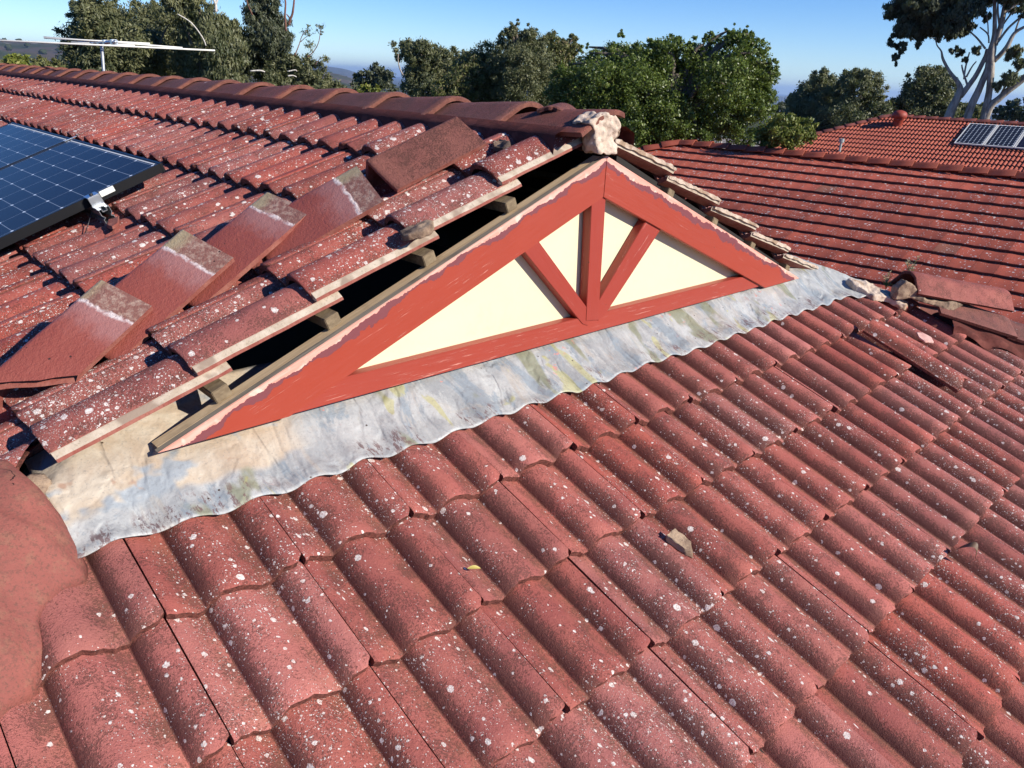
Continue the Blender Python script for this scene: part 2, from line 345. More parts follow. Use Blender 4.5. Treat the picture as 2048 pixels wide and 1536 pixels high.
M['solar']=mat_solar('solar_cells',.1775,.0907,(.013,.0145,.022),.0012,.0075)
M['solar_old']=mat_solar('old_solar_cells',.128,.128,(.010,.013,.024),.003,.022); M['solar_old2']=mat_solar('dark_solar_cells',.128,.128,(.012,.014,.030),.0015,.0,fade=.35)
def mat_far_tile(name,base,alt,dens,pal=0.,bk=1.):
    nb=NB(name,.75,.35); co=nb.coord(); wo=nb.coord('World',False)
    c=nb.mix(nb.ss(nb.noise(wo,.9,3),.35,.65),base,alt); r=nb.rand()
    hsv=nb.n('ShaderNodeHueSaturation'); nb.put(hsv.inputs['Color'],c); nb.put(hsv.inputs['Value'],nb.lin(r,0,1,.82,1.2)); c=hsv.outputs[0]
    c=nb.mix(nb.math('MULTIPLY',nb.math('GREATER_THAN',nb.math('FRACT',nb.math('MULTIPLY',r,13.1)),.975-pal),.5),c,(.27,.15,.09))
    c=nb.mix(nb.math('MULTIPLY',nb.ss(nb.noise(co,70,3,.7),.5,.62),.5),c,(.13,.055,.038))
    if dens is not None: c,_=lichen(nb,wo,co,c,1.,.0,dens,None,.5)
    return nb.out(c,None,nb.bump(nb.noise(co,160,3),.002*bk))
M['tile2']=mat_far_tile('flat_tile_paint',(.42,.090,.050),(.35,.076,.044),.22); M['cap2']=mat_far_tile('flat_roof_cap_paint',(.27,.055,.03),(.23,.048,.027),None)
M['tile3']=mat_far_tile('far_tile_glaze',(.37,.088,.048),(.31,.07,.042),None,.03); M['cap3']=mat_far_tile('far_cap_glaze',(.22,.06,.045),(.18,.05,.038),None)
M['terracotta']=mat_plain('vent_paint',(.32,.05,.026),.6); M['pvc']=mat_plain('grey_pvc',(.40,.42,.40),.6,0,0,(.25,.27,.26))
M['brick']=mat_plain('brick_wall',(.25,.12,.08),.9,0,.002); M['leaf_dry']=mat_plain('dry_leaf',(.16,.10,.06),.6); M['leaf_yel']=mat_plain('yellow_leaf',(.50,.40,.10),.5)
M['shard_pink']=mat_mortar('fresh_break',(.55,.30,.26),(.62,.40,.34)); M['stem']=mat_plain('weed_stem',(.16,.22,.05),.6); M['seed']=mat_plain('weed_seedhead',(.52,.42,.26),.8)
# ---------------------------------------------------------------- main roof constants
PT=.382801; PH=.383996; TT=math.tan(PT); TH=math.tan(PH); CT,ST,CH,SH=math.cos(PT),math.sin(PT),math.cos(PH),math.sin(PH)
LZ=.11286; X0=-1.63725; HY,HZ=-.04756,-.66694
def hz(y): return HZ+TH*(y-HY)
HG=.3039; HD=[0,.0119,-.0044,-.0109,-.0101,.0135,.0135,.0135,.0135]
def tail_y(k): s=k*HG+HD[min(k,8)]; return HY-s*CH
# ---------------------------------------------------------------- tile meshes
PP=[(0,0),(.0025,.005),(.007,.0140),(.014,.0240),(.024,.0325),(.037,.0385),(.052,.0405),(.070,.0390),(.088,.0330),(.104,.0235),(.116,.0150),(.125,.0095),(.137,.0045),(.1495,.0005),(.15,0)]
def prof_roll(x,base=.078,P=.15,k=1.):
    u=(x-base)%P
    u*=.15/P
    for (a,b),(c,d) in zip(PP,PP[1:]):
        if u<=c:
            t=(u-a)/(c-a); return (b+(d-b)*t)*k
    return 0
def attrs_roll(x,base=.078,P=.15):
    u=((x-base)%P)*.15/P
    st=max(0,1-abs(u-.010)/.026)
    pn=max(0,min(1,(u-.100)/.03)) if u<.15 else 0
    if u<.012: pn=1-u/.012
    return st,pn
def tile_me(x0=.0015,x1=.2985,length=.42,gauge=.31,drop=.024,th=.015,seed=0,nx=26,prof=prof_roll,att=attrs_roll,wall=.021,rag=.0022,side=None,chamfer=True,ys=(.0,.004,.05,.12,.2,.28,.36,1.)):
    """solid roofing tile; x across, y up the slope from its tail, z out of the roof"""
    rs=random.Random(seed); o=rs.random()*50
    if prof is prof_roll or nx==26:
        xs=sorted(set([x0,x0+.006,x1-.016,x1-.008,x1-.003,x1]+[round(b_+u_,5) for b_ in (.078-.15,.078,.228) for u_,_ in PP if x0+.008<b_+u_<x1-.02])); nx=len(xs)-1
    else: xs=[x0+(x1-x0)*i/nx for i in range(nx+1)]
    ysl=[y*length if y==1. else y for y in ys]
    V=[];Fc=[];MI=[];S=[];P_=[]; SM=[]
    def add(p,s=0,q=0): V.append(p);S.append(s);P_.append(q);return len(V)-1
    def topz(x,y,j):
        z=prof(x)-y*drop/gauge
        z+=.0012*nz((x,y,0),22,o)
        if j==0: z-=.0045
        if x-x0<.006: z-=.003
        if x1-x<.003: z-=.003
        return z
    chip=[(rs.uniform(x0,x1),rs.uniform(.006,.016),rs.uniform(.002,.006)) for _ in range(3)]
    jag=[sum(h_*max(0,1-abs(x-c_)/w_) for c_,w_,h_ in chip)*(rag>.003)+rag*(nz((x,0,0),26,o)*1.6+nz((x,0,0),70,o)*1.2+.6*nz((x,1,0),180,o)) for x in xs]
    top=[];bot=[]
    for j,y in enumerate(ysl):
        rt=[];rb=[]
        for i,x in enumerate(xs):
            yy=y+(jag[i] if j<2 else 0)
            if chamfer and j<2 and x1-x<.016: yy+=(.016-(x1-x))*.9
            s,q=att(x); rt.append(add((x,yy,topz(x,y,j)),s,q)); rb.append(add((x,yy+(.002 if j==0 else 0),prof(x)-y*drop/gauge-(wall if j<2 else th)),s,q))
        top.append(rt);bot.append(rb)
    def quad(a,b,c,d,mi,sm=True): Fc.append((a,b,c,d));MI.append(mi);SM.append(sm)
    for j in range(len(ysl)-1):
        for i in range(nx):
            quad(top[j][i],top[j][i+1],top[j+1][i+1],top[j+1][i],0)
            quad(bot[j][i],bot[j+1][i],bot[j+1][i+1],bot[j][i+1],1)
    # tail wall
    for i in range(nx):
        a=[add(V[k],0,0) for k in (bot[0][i],bot[0][i+1],top[0][i+1],top[0][i])]; quad(*a,1,False)
        a=[add(V[k],0,0) for k in (bot[-1][i+1],bot[-1][i],top[-1][i],top[-1][i+1])]; quad(*a,1,False)
    for e,(i,fl) in enumerate(((0,False),(nx,True))):
        mi=1 if side is None else side[e]
        for j in range(len(ysl)-1):
            k4=(bot[j][i],bot[j+1][i],top[j+1][i],top[j][i]); k4=k4[::-1] if fl==False else k4
            a=[add(V[k],0,0) for k in k4]; quad(*a,mi,False)
    me=mesh(V,Fc); me.polygons.foreach_set('material_index',MI); me.polygons.foreach_set('use_smooth',SM)
    for nme,arr in (('steep',S),('pan',P_)):
        at_=me.attributes.new(nme,'FLOAT','POINT'); at_.data.foreach_set('value',arr)
    return me
def clip_me(me,Mw,P,N):
    """cut away the side of the mesh that N points to (world plane)"""
    me=me.copy(); bm=bmesh.new(); bm.from_mesh(me); Mi=Mw.inverted()
    p=Mi@P; n=(Mi.to_3x3()@N).normalized()
    bmesh.ops.bisect_plane(bm,geom=bm.verts[:]+bm.edges[:]+bm.faces[:],plane_co=p,plane_no=n,clear_outer=True)
    bm.to_mesh(me); bm.free(); return me if len(me.polygons) else None
def area_px(P,a=.3): 
    return a/max(.1,(P-CAM).length)
def lay(items,parent,name,limit=290):
    """items: (mesh, matrix, mats). the largest in view become single tiles, the rest one joined part"""
    items.sort(key=lambda t:-area_px(t[1]@Vector((.15,.17,0))))
    for me,Mw,mats in items[:limit]: link(name,me,mats,parent,Mw)
    if items[limit:]:
        j=join([(a,b) for a,b,c in items[limit:]]); o=link(name+'_field',j,items[0][2],parent,Matrix.Identity(4)); o['kind']='stuff'
# ======================================================================= our house
house=empty('tiled_house',(0,2,-1.5),'house under the red roof in front, with the half-timbered triangular gable','house')
# --- front (hip) face
hip_right=Vector((1,0,0)); hip_up=Vector((0,CH,SH)); hip_n=Vector((0,-SH,CH))
variants=[tile_me(seed=s,gauge=HG,drop=.027,wall=.0245,prof=(lambda x,k=k:prof_roll(x,k=k)),rag=.0038) for s,k in ((1,1.),(2,.96),(3,1.03),(4,1.),(5,.98),(6,1.02))]
DOWN=.037    # crest height: reference plane is at crest level
hipL=Vector((-1.92,0,0)); hipR=Vector((1.92,0,0))
items=[]
for k in range(1,10):
    for i in range(-4,16):
        y=tail_y(k); O=Vector((X0+.3*i,y,hz(y)))-hip_n*DOWN
        c=O+hip_right*.15+hip_up*.17
        if not seen(c): continue
        lim=1.94-y  # hip line
        if abs(O.x+.15)-.2>lim+.02: continue
        rr=random.Random(k*100+i)
        rot=Matrix.Rotation(rr.uniform(-.006,.006),4,'Z')@Matrix.Rotation(rr.uniform(-.004,.004),4,'Y')
        Mw=frame(O+hip_up*rr.uniform(-.003,.003)+hip_n*rr.uniform(-.001,.0015),hip_right,hip_up,hip_n)@rot
        me=variants[rr.randrange(6)]
        xr=O.x+.3; 
        if xr>1.90-y-.5+0 and xr>0:
            me=clip_me(me,Mw,Vector((1.96,0,0)),Vector((1,1,0)))
        elif O.x<-(1.90-y)+.5 and O.x<0:
            me=clip_me(me,Mw,Vector((-1.96,0,0)),Vector((-1,1,0)))
        if me is None: continue
        items.append((me,Mw,[M['tile'],M['tail']]))
lay(items,house,'roof_tile',140)
# --- left slope
GL=.3434
L_right=Vector((0,-1,0)); L_up=Vector((CT,0,ST)); L_n=Vector((-ST,0,CT))
VYC=.041
varL=[tile_me(seed=10+s,gauge=GL,drop=.03,wall=.024,rag=.003) for s in range(5)]
verge=[tile_me(x0=.0015,x1=.208,seed=20+s,gauge=GL,drop=.03,wall=.019,nx=17,side=(1,3),chamfer=False) for s in range(3)]
strip=[]
def strip_me(seed,base_x=.203,wdt=.019,length=.42):
    """cut edge with the old bedding left on it"""
    o=seed*7.; ys=[0,.003]+[i*.02 for i in range(1,21)]+[length]; V=[];Fc=[];MI=[]
    rows=[]
    for y in ys:
        zb=-y*.03/GL; w=wdt*(1+.12*nz((y,0,0),14,o)); a=.0035+.0015*nz((y,2,0),20,o)
        e=.003 if y==0 else 0
        pts=[(base_x-.004,y+e,zb-.002),(base_x+.003,y+e,zb+a+.001-e),(base_x+w*.4,y+e,zb+a-.002-e),(base_x+w,y+e,zb+a-.0135-e),(base_x+w+.001,y+e,zb-.0185),(base_x+w-.006,y+e,zb-.021),(base_x,y+e,zb-.018)]
        rows.append(len(V)); V+=pts
    for r,q in zip(rows,rows[1:]):
        for i in range(6): Fc.append((r+i,r+i+1,q+i+1,q+i)); MI.append(0 if i<3 else 1)
    Fc.append(tuple(range(rows[0],rows[0]+7))[::-1]); MI.append(0); Fc.append(tuple(range(rows[-1],rows[-1]+7))); MI.append(0)
    me=mesh(V,Fc); me.polygons.foreach_set('material_index',MI); return me
strips=[strip_me(s) for s in range(3)]
items=[]
for k in range(0,9):
    xt=-(.4312+GL*CT*k); zt=LZ+xt*TT
    for j in range(0,60):
        if j==0: ys_=VYC+.228
        else: ys_=VYC+.228+.3*j
        O=Vector((xt,ys_,zt)); c=O+L_right*.15+L_up*.17
        if not seen(c,170): continue
        lim=1.96-abs(xt)  # hip: y must exceed 1.89-|x|
        rr=random.Random(k*977+j)
        Mw=frame(O+L_up*rr.uniform(-.004,.004)+L_n*rr.uniform(-.001,.002),L_right,L_up,L_n)@Matrix.Rotation(rr.uniform(-.007,.007),4,'Z')
        if j==0:
            me=verge[k%3]; 
        else: me=varL[rr.randrange(5)]
        if k>=5 and j<5:
            full=varL[k%5]; 
            for q in range(0,(3 if j==0 else 0)):     # tiles beyond the gable line, cut by the hip
                if j==0 and q>0:
                    M2=frame(Vector((xt,ys_-.3*q,zt)),L_right,L_up,L_n); mm=clip_me(full,M2,Vector((-1.86,0,0)),Vector((1,-1,0)))
                    if mm: items.append((mm,M2,[M['tile_left'],M['tail']]))
            me=clip_me(varL[rr.randrange(5)],Mw,Vector((-1.86,0,0)),Vector((1,-1,0)))
            if me is None: continue
        items.append((me,Mw,[M['tile_left'],M['tail'],M['edge'],M['edge_red']]))
        if j==0 and k<5:
            o=link('verge_bedding',strips[k%3],[M['edge'],M['edge_red']],house,Mw)
for me in varL+variants: pass
for me,Mw,mats in items:
    if len(me.materials)==0:
        for m in mats[:4]: me.materials.append(m)
lay(items,house,'slope_tile',285)
# --- right slope: verge tiles seen from below
R_right=Vector((0,1,0)); R_up=Vector((-CT,0,ST)); R_n=Vector((ST,0,CT)); GR=.369
vr=[tile_me(seed=40+s,gauge=GR,drop=.035,length=.40,x0=.035,x1=.2985,side=(2,1),rag=.012,wall=.022,th=.020) for s in range(3)]
varR=[tile_me(seed=50+s,gauge=GR,drop=.03) for s in range(2)]
items=[]
for k in range(6):
    xt=.455+GR*CT*k; 
    for j in range(3):
        if j==0 and k>4: continue
        O=Vector((xt,.015+.3*j,LZ-xt*TT-.012)); Mw=frame(O,R_right,R_up,R_n)@Matrix.Rotation(random.uniform(-.012,.012),4,'Z')
        items.append(((vr[k%3] if j==0 else varR[k%2]),Mw,[M['tile_left'],M['edge_red'],M['edge']]))
lay(items,house,'verge_tile',40)
# ragged bedding left on the right verge edge
for k in range(5):
    xt=.455+GR*CT*k; pts=[];up=[]
    n=34; V=[];Fc=[]
    for i in range(n+1):
        s=.395*i/n; e=min(1,i/3,(n-i)/3); z0=-s*.035/GR+prof_roll(.036)
        a=.006*e+.005*nz((s,k,0),34,3)*e+.003*nz((s,k,0),110,3); b=.007+.005*nz((s,k,1),26,9)
        for (dx,dz) in ((-.005-.004*nz((s,k,2),40,1),a),(.015,a+.001),(.018,-b),(-.003,-b)): V.append(Vector((.03+dx,s,z0+dz-.002)))
    for i in range(n):
        for q in range(4): Fc.append((i*4+q,i*4+(q+1)%4,(i+1)*4+(q+1)%4,(i+1)*4+q))
    Fc.append((3,2,1,0)); Fc.append((n*4,n*4+1,n*4+2,n*4+3))
    Mw=frame(Vector((xt,.015,LZ-xt*TT-.012)),R_right,R_up,R_n)
    me=mesh(V,Fc); link('verge_bedding',me,M['mortar'],house,Mw)
# --- ridge and hip caps
def cap_prof(hw=.128,h=.085,ra=.045,n=5,th=.014):
    """angled cap with a rounded apex: list of (x,z) from left foot to right foot"""
    a=math.atan2(h,hw); pts=[(-hw,0)]
    # straight leg to the arc
    d=ra*math.tan(a/2)*1.0
    sx=-d*math.cos(a); sz=h-d*math.sin(a)
    for i in range(n+1):
        t=-a+2*a*i/n; pts.append((ra*math.sin(t), h-d*math.sin(a)-ra*(math.cos(a)-math.cos(t))))
    pts.append((hw,0)); return pts
def cap_me(L=.43,hw=.128,h=.085,ra=.09,th=.014,seed=0,flare=.008,n=7,rag=.0025,nl=10,extra=None):
    pr=cap_prof(hw,h,ra,n); dense=[]
    for (a,b),(c,d) in zip(pr,pr[1:]):
        m=3 if math.hypot(c-a,d-b)>.04 else 1
        for q in range(m): dense.append((a+(c-a)*q/m,b+(d-b)*q/m))
    dense.append(pr[-1]); N=len(dense); V=[];Fc=[];MI=[];SM=[]
    nrm=[]
    for i in range(N):
        a=dense[max(i-1,0)];b=dense[min(i+1,N-1)]; t=(b[0]-a[0],b[1]-a[1]); l=math.hypot(*t); nrm.append((-t[1]/l,t[0]/l))
    ysl=[0,.004]+[L*i/nl for i in range(1,nl+1)]
    T=[];B=[]
    for j,y in enumerate(ysl):
        k=flare*max(0,1-y/L); tr=[];br=[]
        for i,(x,z) in enumerate(dense):
            r=rag*nz((i*.31,seed,0),1.3,seed) if j<2 else 0
            e=-.004 if j==0 else 0
            wv=.0015*nz((x,y,seed),11)
            tr.append(len(V)); V.append((x+nrm[i][0]*(k+e+wv),y+r,z+nrm[i][1]*(k+e+wv)))
            br.append(len(V)); V.append((x+nrm[i][0]*(k-th),y+r,z+nrm[i][1]*(k-th)))
        T.append(tr);B.append(br)
    def q(a,b,c,d,m,s): Fc.append((a,b,c,d));MI.append(m);SM.append(s)
    def dup(k): V.append(V[k]); return len(V)-1
    for j in range(len(ysl)-1):
        for i in range(N-1):
            q(T[j][i],T[j+1][i],T[j+1][i+1],T[j][i+1],0,True); q(B[j][i],B[j][i+1],B[j+1][i+1],B[j+1][i],1,True)
        for i in (0,N-1): q(*[dup(k) for k in (T[j][i],B[j][i],B[j+1][i],T[j+1][i])],1,False)
    for i in range(N-1):
        q(*[dup(k) for k in (T[0][i],T[0][i+1],B[0][i+1],B[0][i])],1,False); q(*[dup(k) for k in (T[-1][i],B[-1][i],B[-1][i+1],T[-1][i+1])],1,False)
    me=mesh(V,Fc); me.polygons.foreach_set('material_index',MI); me.polygons.foreach_set('use_smooth',SM)
    bm=bmesh.new(); bm.from_mesh(me); bmesh.ops.recalc_face_normals(bm,faces=bm.faces[:]); bm.to_mesh(me); bm.free()
    for nme in ('steep','pan'):
        a=me.attributes.new(nme,'FLOAT','POINT'); a.data.foreach_set('value',[0.15]*len(V))
    return me
capv=[cap_me(seed=s,hw=.150,h=.066,ra=.12,flare=.024,th=.018) for s in range(5)]
RZ=.132
for j in range(-1,24):
    y=.366+.3967*j
    if j==-1: y=-.022
    O=Vector((random.uniform(-.004,.004),y,RZ-.066-.006)); 
    if j==-1:
        me=cap_me(L=.43,seed=9,hw=.150,h=.066,ra=.12,flare=.018,th=.016)
    else: me=capv[j%5]
    # tail faces the gable end (-y)
    Mw=Matrix.Translation(O)@Matrix.Rotation(random.uniform(-.008,.008),4,'Z')@Matrix.Rotation(-.004,4,'X')
    if j==-1: me=clip_me(me,Mw,Vector((.040,0,0)),Vector((1,.30,0)))
    if proj(O)[0]>-500: link('ridge_cap',me,[M['cap'],M['captail']],house,Mw)
# bedding under the ridge
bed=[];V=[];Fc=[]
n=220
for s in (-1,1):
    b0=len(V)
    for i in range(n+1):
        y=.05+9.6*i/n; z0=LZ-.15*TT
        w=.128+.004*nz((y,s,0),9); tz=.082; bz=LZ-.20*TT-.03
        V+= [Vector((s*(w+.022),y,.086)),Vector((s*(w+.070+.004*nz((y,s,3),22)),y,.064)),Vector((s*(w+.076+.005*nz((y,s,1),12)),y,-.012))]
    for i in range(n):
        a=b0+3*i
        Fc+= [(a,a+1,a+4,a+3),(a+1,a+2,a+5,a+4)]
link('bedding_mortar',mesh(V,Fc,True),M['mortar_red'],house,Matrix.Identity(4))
# hip caps
def place_cap(me,O,d,up,mats,parent,name='hip_cap'):
    """cap with its tail at O, running along d (towards its head)"""
    d=d.normalized(); x=d.cross(up).normalized(); u=x.cross(d); return link(name,me,mats,parent,frame(O,x,d,u))
hd=Vector((1,1,TT*1.0)); hipcap=[cap_me(seed=60+s,L=.43,hw=.165,h=.062,ra=.17,flare=.012,th=.016,rag=.004) for s in range(3)]
def hip_pt(side,r):   # r metres in plan from where the hip leaves the gable base
    xx=1.905+r*.7071; y=-r*.7071; return Vector((side*xx,y,min(hz(y),LZ-xx*TT)+.012))
def hip_dome():
    rw=[(-.175,.02),(-.158,.0615),(-.128,.128),(-.084,.19),(-.041,.229),(-.003,.245),(.04,.228),(.086,.219),(.125,.228),(.2,.268),(.266,.250),(.33,.235),(.42,.26),(.55,.24),(.9,.25),(1.3,.24)]
    hx=Vector((-.7071,-.7071,0)); px=Vector((.7071,-.7071,0)); C0=Vector((-1.905,0,0)); n=110;m=36; V=[];Fc=[]
    rs=[-.175+1.45*(i/n)**1.25 for i in range(n+1)]
    for r in rs:
        W=float(np.interp(r,[a for a,b in rw],[b for a,b in rw])); WL=min(.24,W*1.05)
        for j in range(m+1):
            t=-1+2*j/m; w=t*(W if t>0 else WL); w+=(.006*nz((r,0,t),22))*(abs(t)>.9)
            p=C0+hx*r+px*w; 
            if t>=0:
                tl=((HY-p.y)/CH/HG); u=(p.x-X0)%.3
                base=hz(p.y)-DOWN+prof_roll(u)*.9-(1-(tl%1))*0-((1-(tl%1)) if tl%1>.0 else 0)*.022
            else: base=LZ+p.x*TT-.02
            q=hip_pt(-1,max(r,-.12)).z-.01
            env=min(hz(p.y),LZ+p.x*TT)-.006
            f=abs(t); k=(1-f**3.2)
            rise=.062+.012*min(1,max(0,(.42-((r+.02)%.42))/.42))
            z=base*(f**5)+(env)*(1-f**5)+rise*k*min(1,(r+.19)/.09)**.5
            z+=.006*nz(p,9,4)+.003*nz(p,26,4)+.0015*nz(p,60,2)
            V.append(Vector((p.x,p.y,z)))
    for i in range(n):
        for j in range(m):
            a=i*(m+1)+j; Fc.append((a,a+m+1,a+m+2,a+1))
    me=mesh(V,Fc,True); bm=bmesh.new(); bm.from_mesh(me)
    if sum(f.normal.z for f in bm.faces)<0: bmesh.ops.reverse_faces(bm,faces=bm.faces[:])
    bm.to_mesh(me); bm.free()
    o=link('hip_cap',me,M['pointed_hip'],house,Matrix.Identity(4)); mm=o.modifiers.new('s','SOLIDIFY'); mm.thickness=.012; mm.offset=-1
def mat_pointed():
    nb=NB('flexible_pointing',.82,.3); co=nb.coord('World',False)
    c=nb.mix(nb.ss(nb.noise(co,5,4,.6),.3,.7),(.27,.085,.064),(.21,.066,.052)); c=nb.mix(nb.math('MULTIPLY',nb.ss(nb.noise(co,26,4,.7),.5,.65),.45),c,(.24,.12,.075))
    c=nb.mix(nb.math('MULTIPLY',nb.ss(nb.noise(co,150,4,.75),.52,.62),.6),c,(.11,.055,.04)); c=nb.mix(nb.math('MULTIPLY',nb.ss(nb.math('ADD',nb.noise(co,70,5,.8),nb.math('MULTIPLY',nb.math('SUBTRACT',nb.noise(co,6,3),.5),.5)),.53,.66),.55),c,(.15,.06,.045)); c,_l=lichen(nb,co,co,c,.7,1.,-.1)
    cr=nb.math('MULTIPLY',nb.math('LESS_THAN',nb.math('ABSOLUTE',nb.math('SUBTRACT',nb.noise(co,2.6,5,.55,.0),.5)),.0022),nb.math('GREATER_THAN',nb.noise(co,3.1,1),.60))
    c=nb.mix(cr,c,(.03,.012,.01))
    h=nb.math('SUBTRACT',nb.math('ADD',nb.noise(co,30,4,.6),nb.math('MULTIPLY',nb.noise(co,200,3,.7),.5)),nb.math('MULTIPLY',cr,1.5))
    return nb.out(c,None,nb.bump(h,.003,.9))
M['pointed_hip']=mat_pointed(); hip_dome()
for i in range(1,6):
    r=.18+.375*(i+1); O=hip_pt(1,r); d=hip_pt(1,r-.3)-O
    place_cap(hipcap[(i+1)%3],O+Vector((.02,0,.0)),d,Vector((0,0,1)),[M['cap'] if i<3 else M['cap_hip'],M['tail']],house)
# painted pointing along the left hip: a strip that follows tiles and cap
def pointing(side,r0,r1,w0,w1,mat,seed):
    n=int((r1-r0)/.02); V=[];Fc=[]; m=9
    for i in range(n+1):
        r=r0+(r1-r0)*i/n
        for j in range(m+1):
            t=j/m; C=hip_pt(side,r); pl=Vector((-side*.7071,-.7071,0))
            w=w0+(w1-w0)*t
            if t>.8: w+=.022*nz((r,seed,0),7)+.006*nz((r,seed,0),30)
            p=C+pl*w; yy=p.y
            base=hz(yy)-.03+prof_roll((p.x-X0)%.3)+ (0.012 if t<.95 else -.012)
            tl=((HY-yy)/CH/HG)%1
            capz=C.z+.05-.38*w
            z=max(base,0)*0+base*t**.7+(capz)*(1-t**.7)
            if t<=.2: z=capz
            z+=.003*nz(p,20,seed)
            V.append(Vector((p.x,p.y,z)))
    for i in range(n):
        for j in range(m):
            a=i*(m+1)+j; Fc.append((a,a+1,a+m+2,a+m+1) if side<0 else (a,a+m+1,a+m+2,a+1))
    link('pointing',mesh(V,Fc,True),mat,house,Matrix.Identity(4))
pointing(1,.60,2.2,.12,.185,M['mortar_red'],5.)
# --- gable carpentry
def board(name,ex,ez,pts,y0,y1,mats,O=Vector((0,0,0)),bev=.0015,parent=house):
    """pts (x,z) in the board's own axes; y0<y1 world depths; slot 1 on its top edge"""
    ey=ez.cross(ex).normalized(); s=1 if ey.y>0 else -1
    me=prism_me([Vector((x,(y0-O.y)*s,z)) for x,z in pts],Vector((0,(y1-y0)*s,0)),bev=bev)
    for p in me.polygons: p.material_index=1 if (p.normal.z>.85 and len(mats)>1) else 0
    Mw=Matrix(((ex.x,ey.x,ez.x,O.x),(ex.y,ey.y,ez.y,O.y),(ex.z,ey.z,ez.z,O.z),(0,0,0,1)))
    return link(name,me,mats,parent,Mw)
for s,tip in ((-1,1.5075),(1,1.548)):
    ex=Vector((s*CT,0,-ST)); ez=Vector((s*ST,0,CT))
    def loc(x,z): p=Vector((s*x,0,z)); return (p.dot(ex),p.dot(ez))
    zb=-tip*TT
    P=[loc(.0006,-.0002),loc(.0006,-.133),loc((-zb-.133)/TT,zb),loc(tip,zb)]
    board('barge_board',ex,ez,P,0.,.022,[M['barge'],M['wood_grey']])
    P=[loc(.0,-.004),loc(.0,-.12),loc(1.15,-.585),loc(1.50,-.605)]
    board('rafter',ex,ez,P,.0235,.062,[M['wood_pale'],M['wood_pale']])
I=Vector((1,0,0));K=Vector((0,0,1))
board('bottom_board',I,K,[(-1.20,-.607),(1.21,-.613),(1.21,-.546),(-1.20,-.542)],.010,.044,[M['trim']])
def px_board(name,uv,y,dep,mat):
    P=[on_y(u,v,y) for u,v in uv]; c=sum(P,Vector())/len(P)
    # own x axis along the longest side so that the grain follows the timber
    e=max(((P[(i+1)%len(P)]-P[i]) for i in range(len(P))),key=lambda d:d.length).normalized()
    ez=e.cross(Vector((0,1,0))).normalized(); ey=ez.cross(e)
    Mw=Matrix(((e.x,ey.x,ez.x,c.x),(e.y,ey.y,ez.y,c.y),(e.z,ey.z,ez.z,c.z),(0,0,0,1))); Mi=Mw.inverted()
    me=prism_me([Mi@p for p in P],Mi.to_3x3()@Vector((0,dep,0)),bev=.0015); return link(name,me,mat,house,Mw)
px_board('gable_post',[(1184,392),(1212,392),(1197,640),(1172,642)],.006,.036,M['post'])
px_board('gable_brace',[(1046,500),(1078,483),(1177,619),(1176,652),(1165,648)],.0075,.036,M['post'])
px_board('gable_brace',[(1293,440),(1325,454),(1210,630),(1196,642),(1195,606)],.0075,.036,M['post'])
link('gable_panel',prism_me([Vector((-1.25,.046,-.60)),Vector((1.25,.046,-.60)),Vector((0,.046,-.09))],Vector((0,.006,0))),M['cream'],house,Matrix.Identity(4))
# battens
bt=box_me(-.0215,.0215,0,3.2,0,.034,.002)
for x in (-1.325,-1.012,-.695,-.383):
    z=x*TT+.002; link('batten',bt,M['wood_dark'],house,Matrix.Translation((x,.034,z))@Matrix.Rotation(-PT,4,'Y')@Matrix.Rotation(random.uniform(-.01,.01),4,'Z'))
for x in (.435,.77,1.11,1.48):
    z=-x*TT+.004; link('batten',bt,M['wood_dark'],house,Matrix.Translation((x,.040,z))@Matrix.Rotation(PT,4,'Y'))
# dark roof space and walls below
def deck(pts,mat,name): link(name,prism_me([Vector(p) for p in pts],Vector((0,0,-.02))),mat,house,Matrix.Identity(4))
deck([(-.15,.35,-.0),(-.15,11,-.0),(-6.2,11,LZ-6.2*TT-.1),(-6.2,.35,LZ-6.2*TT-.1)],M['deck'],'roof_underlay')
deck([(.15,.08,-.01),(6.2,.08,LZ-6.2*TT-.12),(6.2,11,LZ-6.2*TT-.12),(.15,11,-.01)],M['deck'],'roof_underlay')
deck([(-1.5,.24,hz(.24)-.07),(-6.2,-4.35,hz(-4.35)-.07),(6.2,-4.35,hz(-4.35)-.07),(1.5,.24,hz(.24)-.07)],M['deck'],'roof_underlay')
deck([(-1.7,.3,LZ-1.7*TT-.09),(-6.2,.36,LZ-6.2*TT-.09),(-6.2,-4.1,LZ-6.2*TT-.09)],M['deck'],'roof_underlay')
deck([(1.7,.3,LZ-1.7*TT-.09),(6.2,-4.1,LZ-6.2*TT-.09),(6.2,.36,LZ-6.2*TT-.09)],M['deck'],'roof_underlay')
for a,b,c,d in ((-5.8,5.8,-4.0,-3.8),(-5.8,5.8,10.6,10.8),(-5.8,-5.6,-4,10.8),(5.6,5.8,-4,10.8)):
    link('brick_wall',box_me(a,b,c,d,-4.5,-2.3),M['brick'],house,Matrix.Identity(4))
link('ceiling',box_me(-5.6,5.6,-3.8,10.6,-2.35,-2.3),M['deck'],house,Matrix.Identity(4))
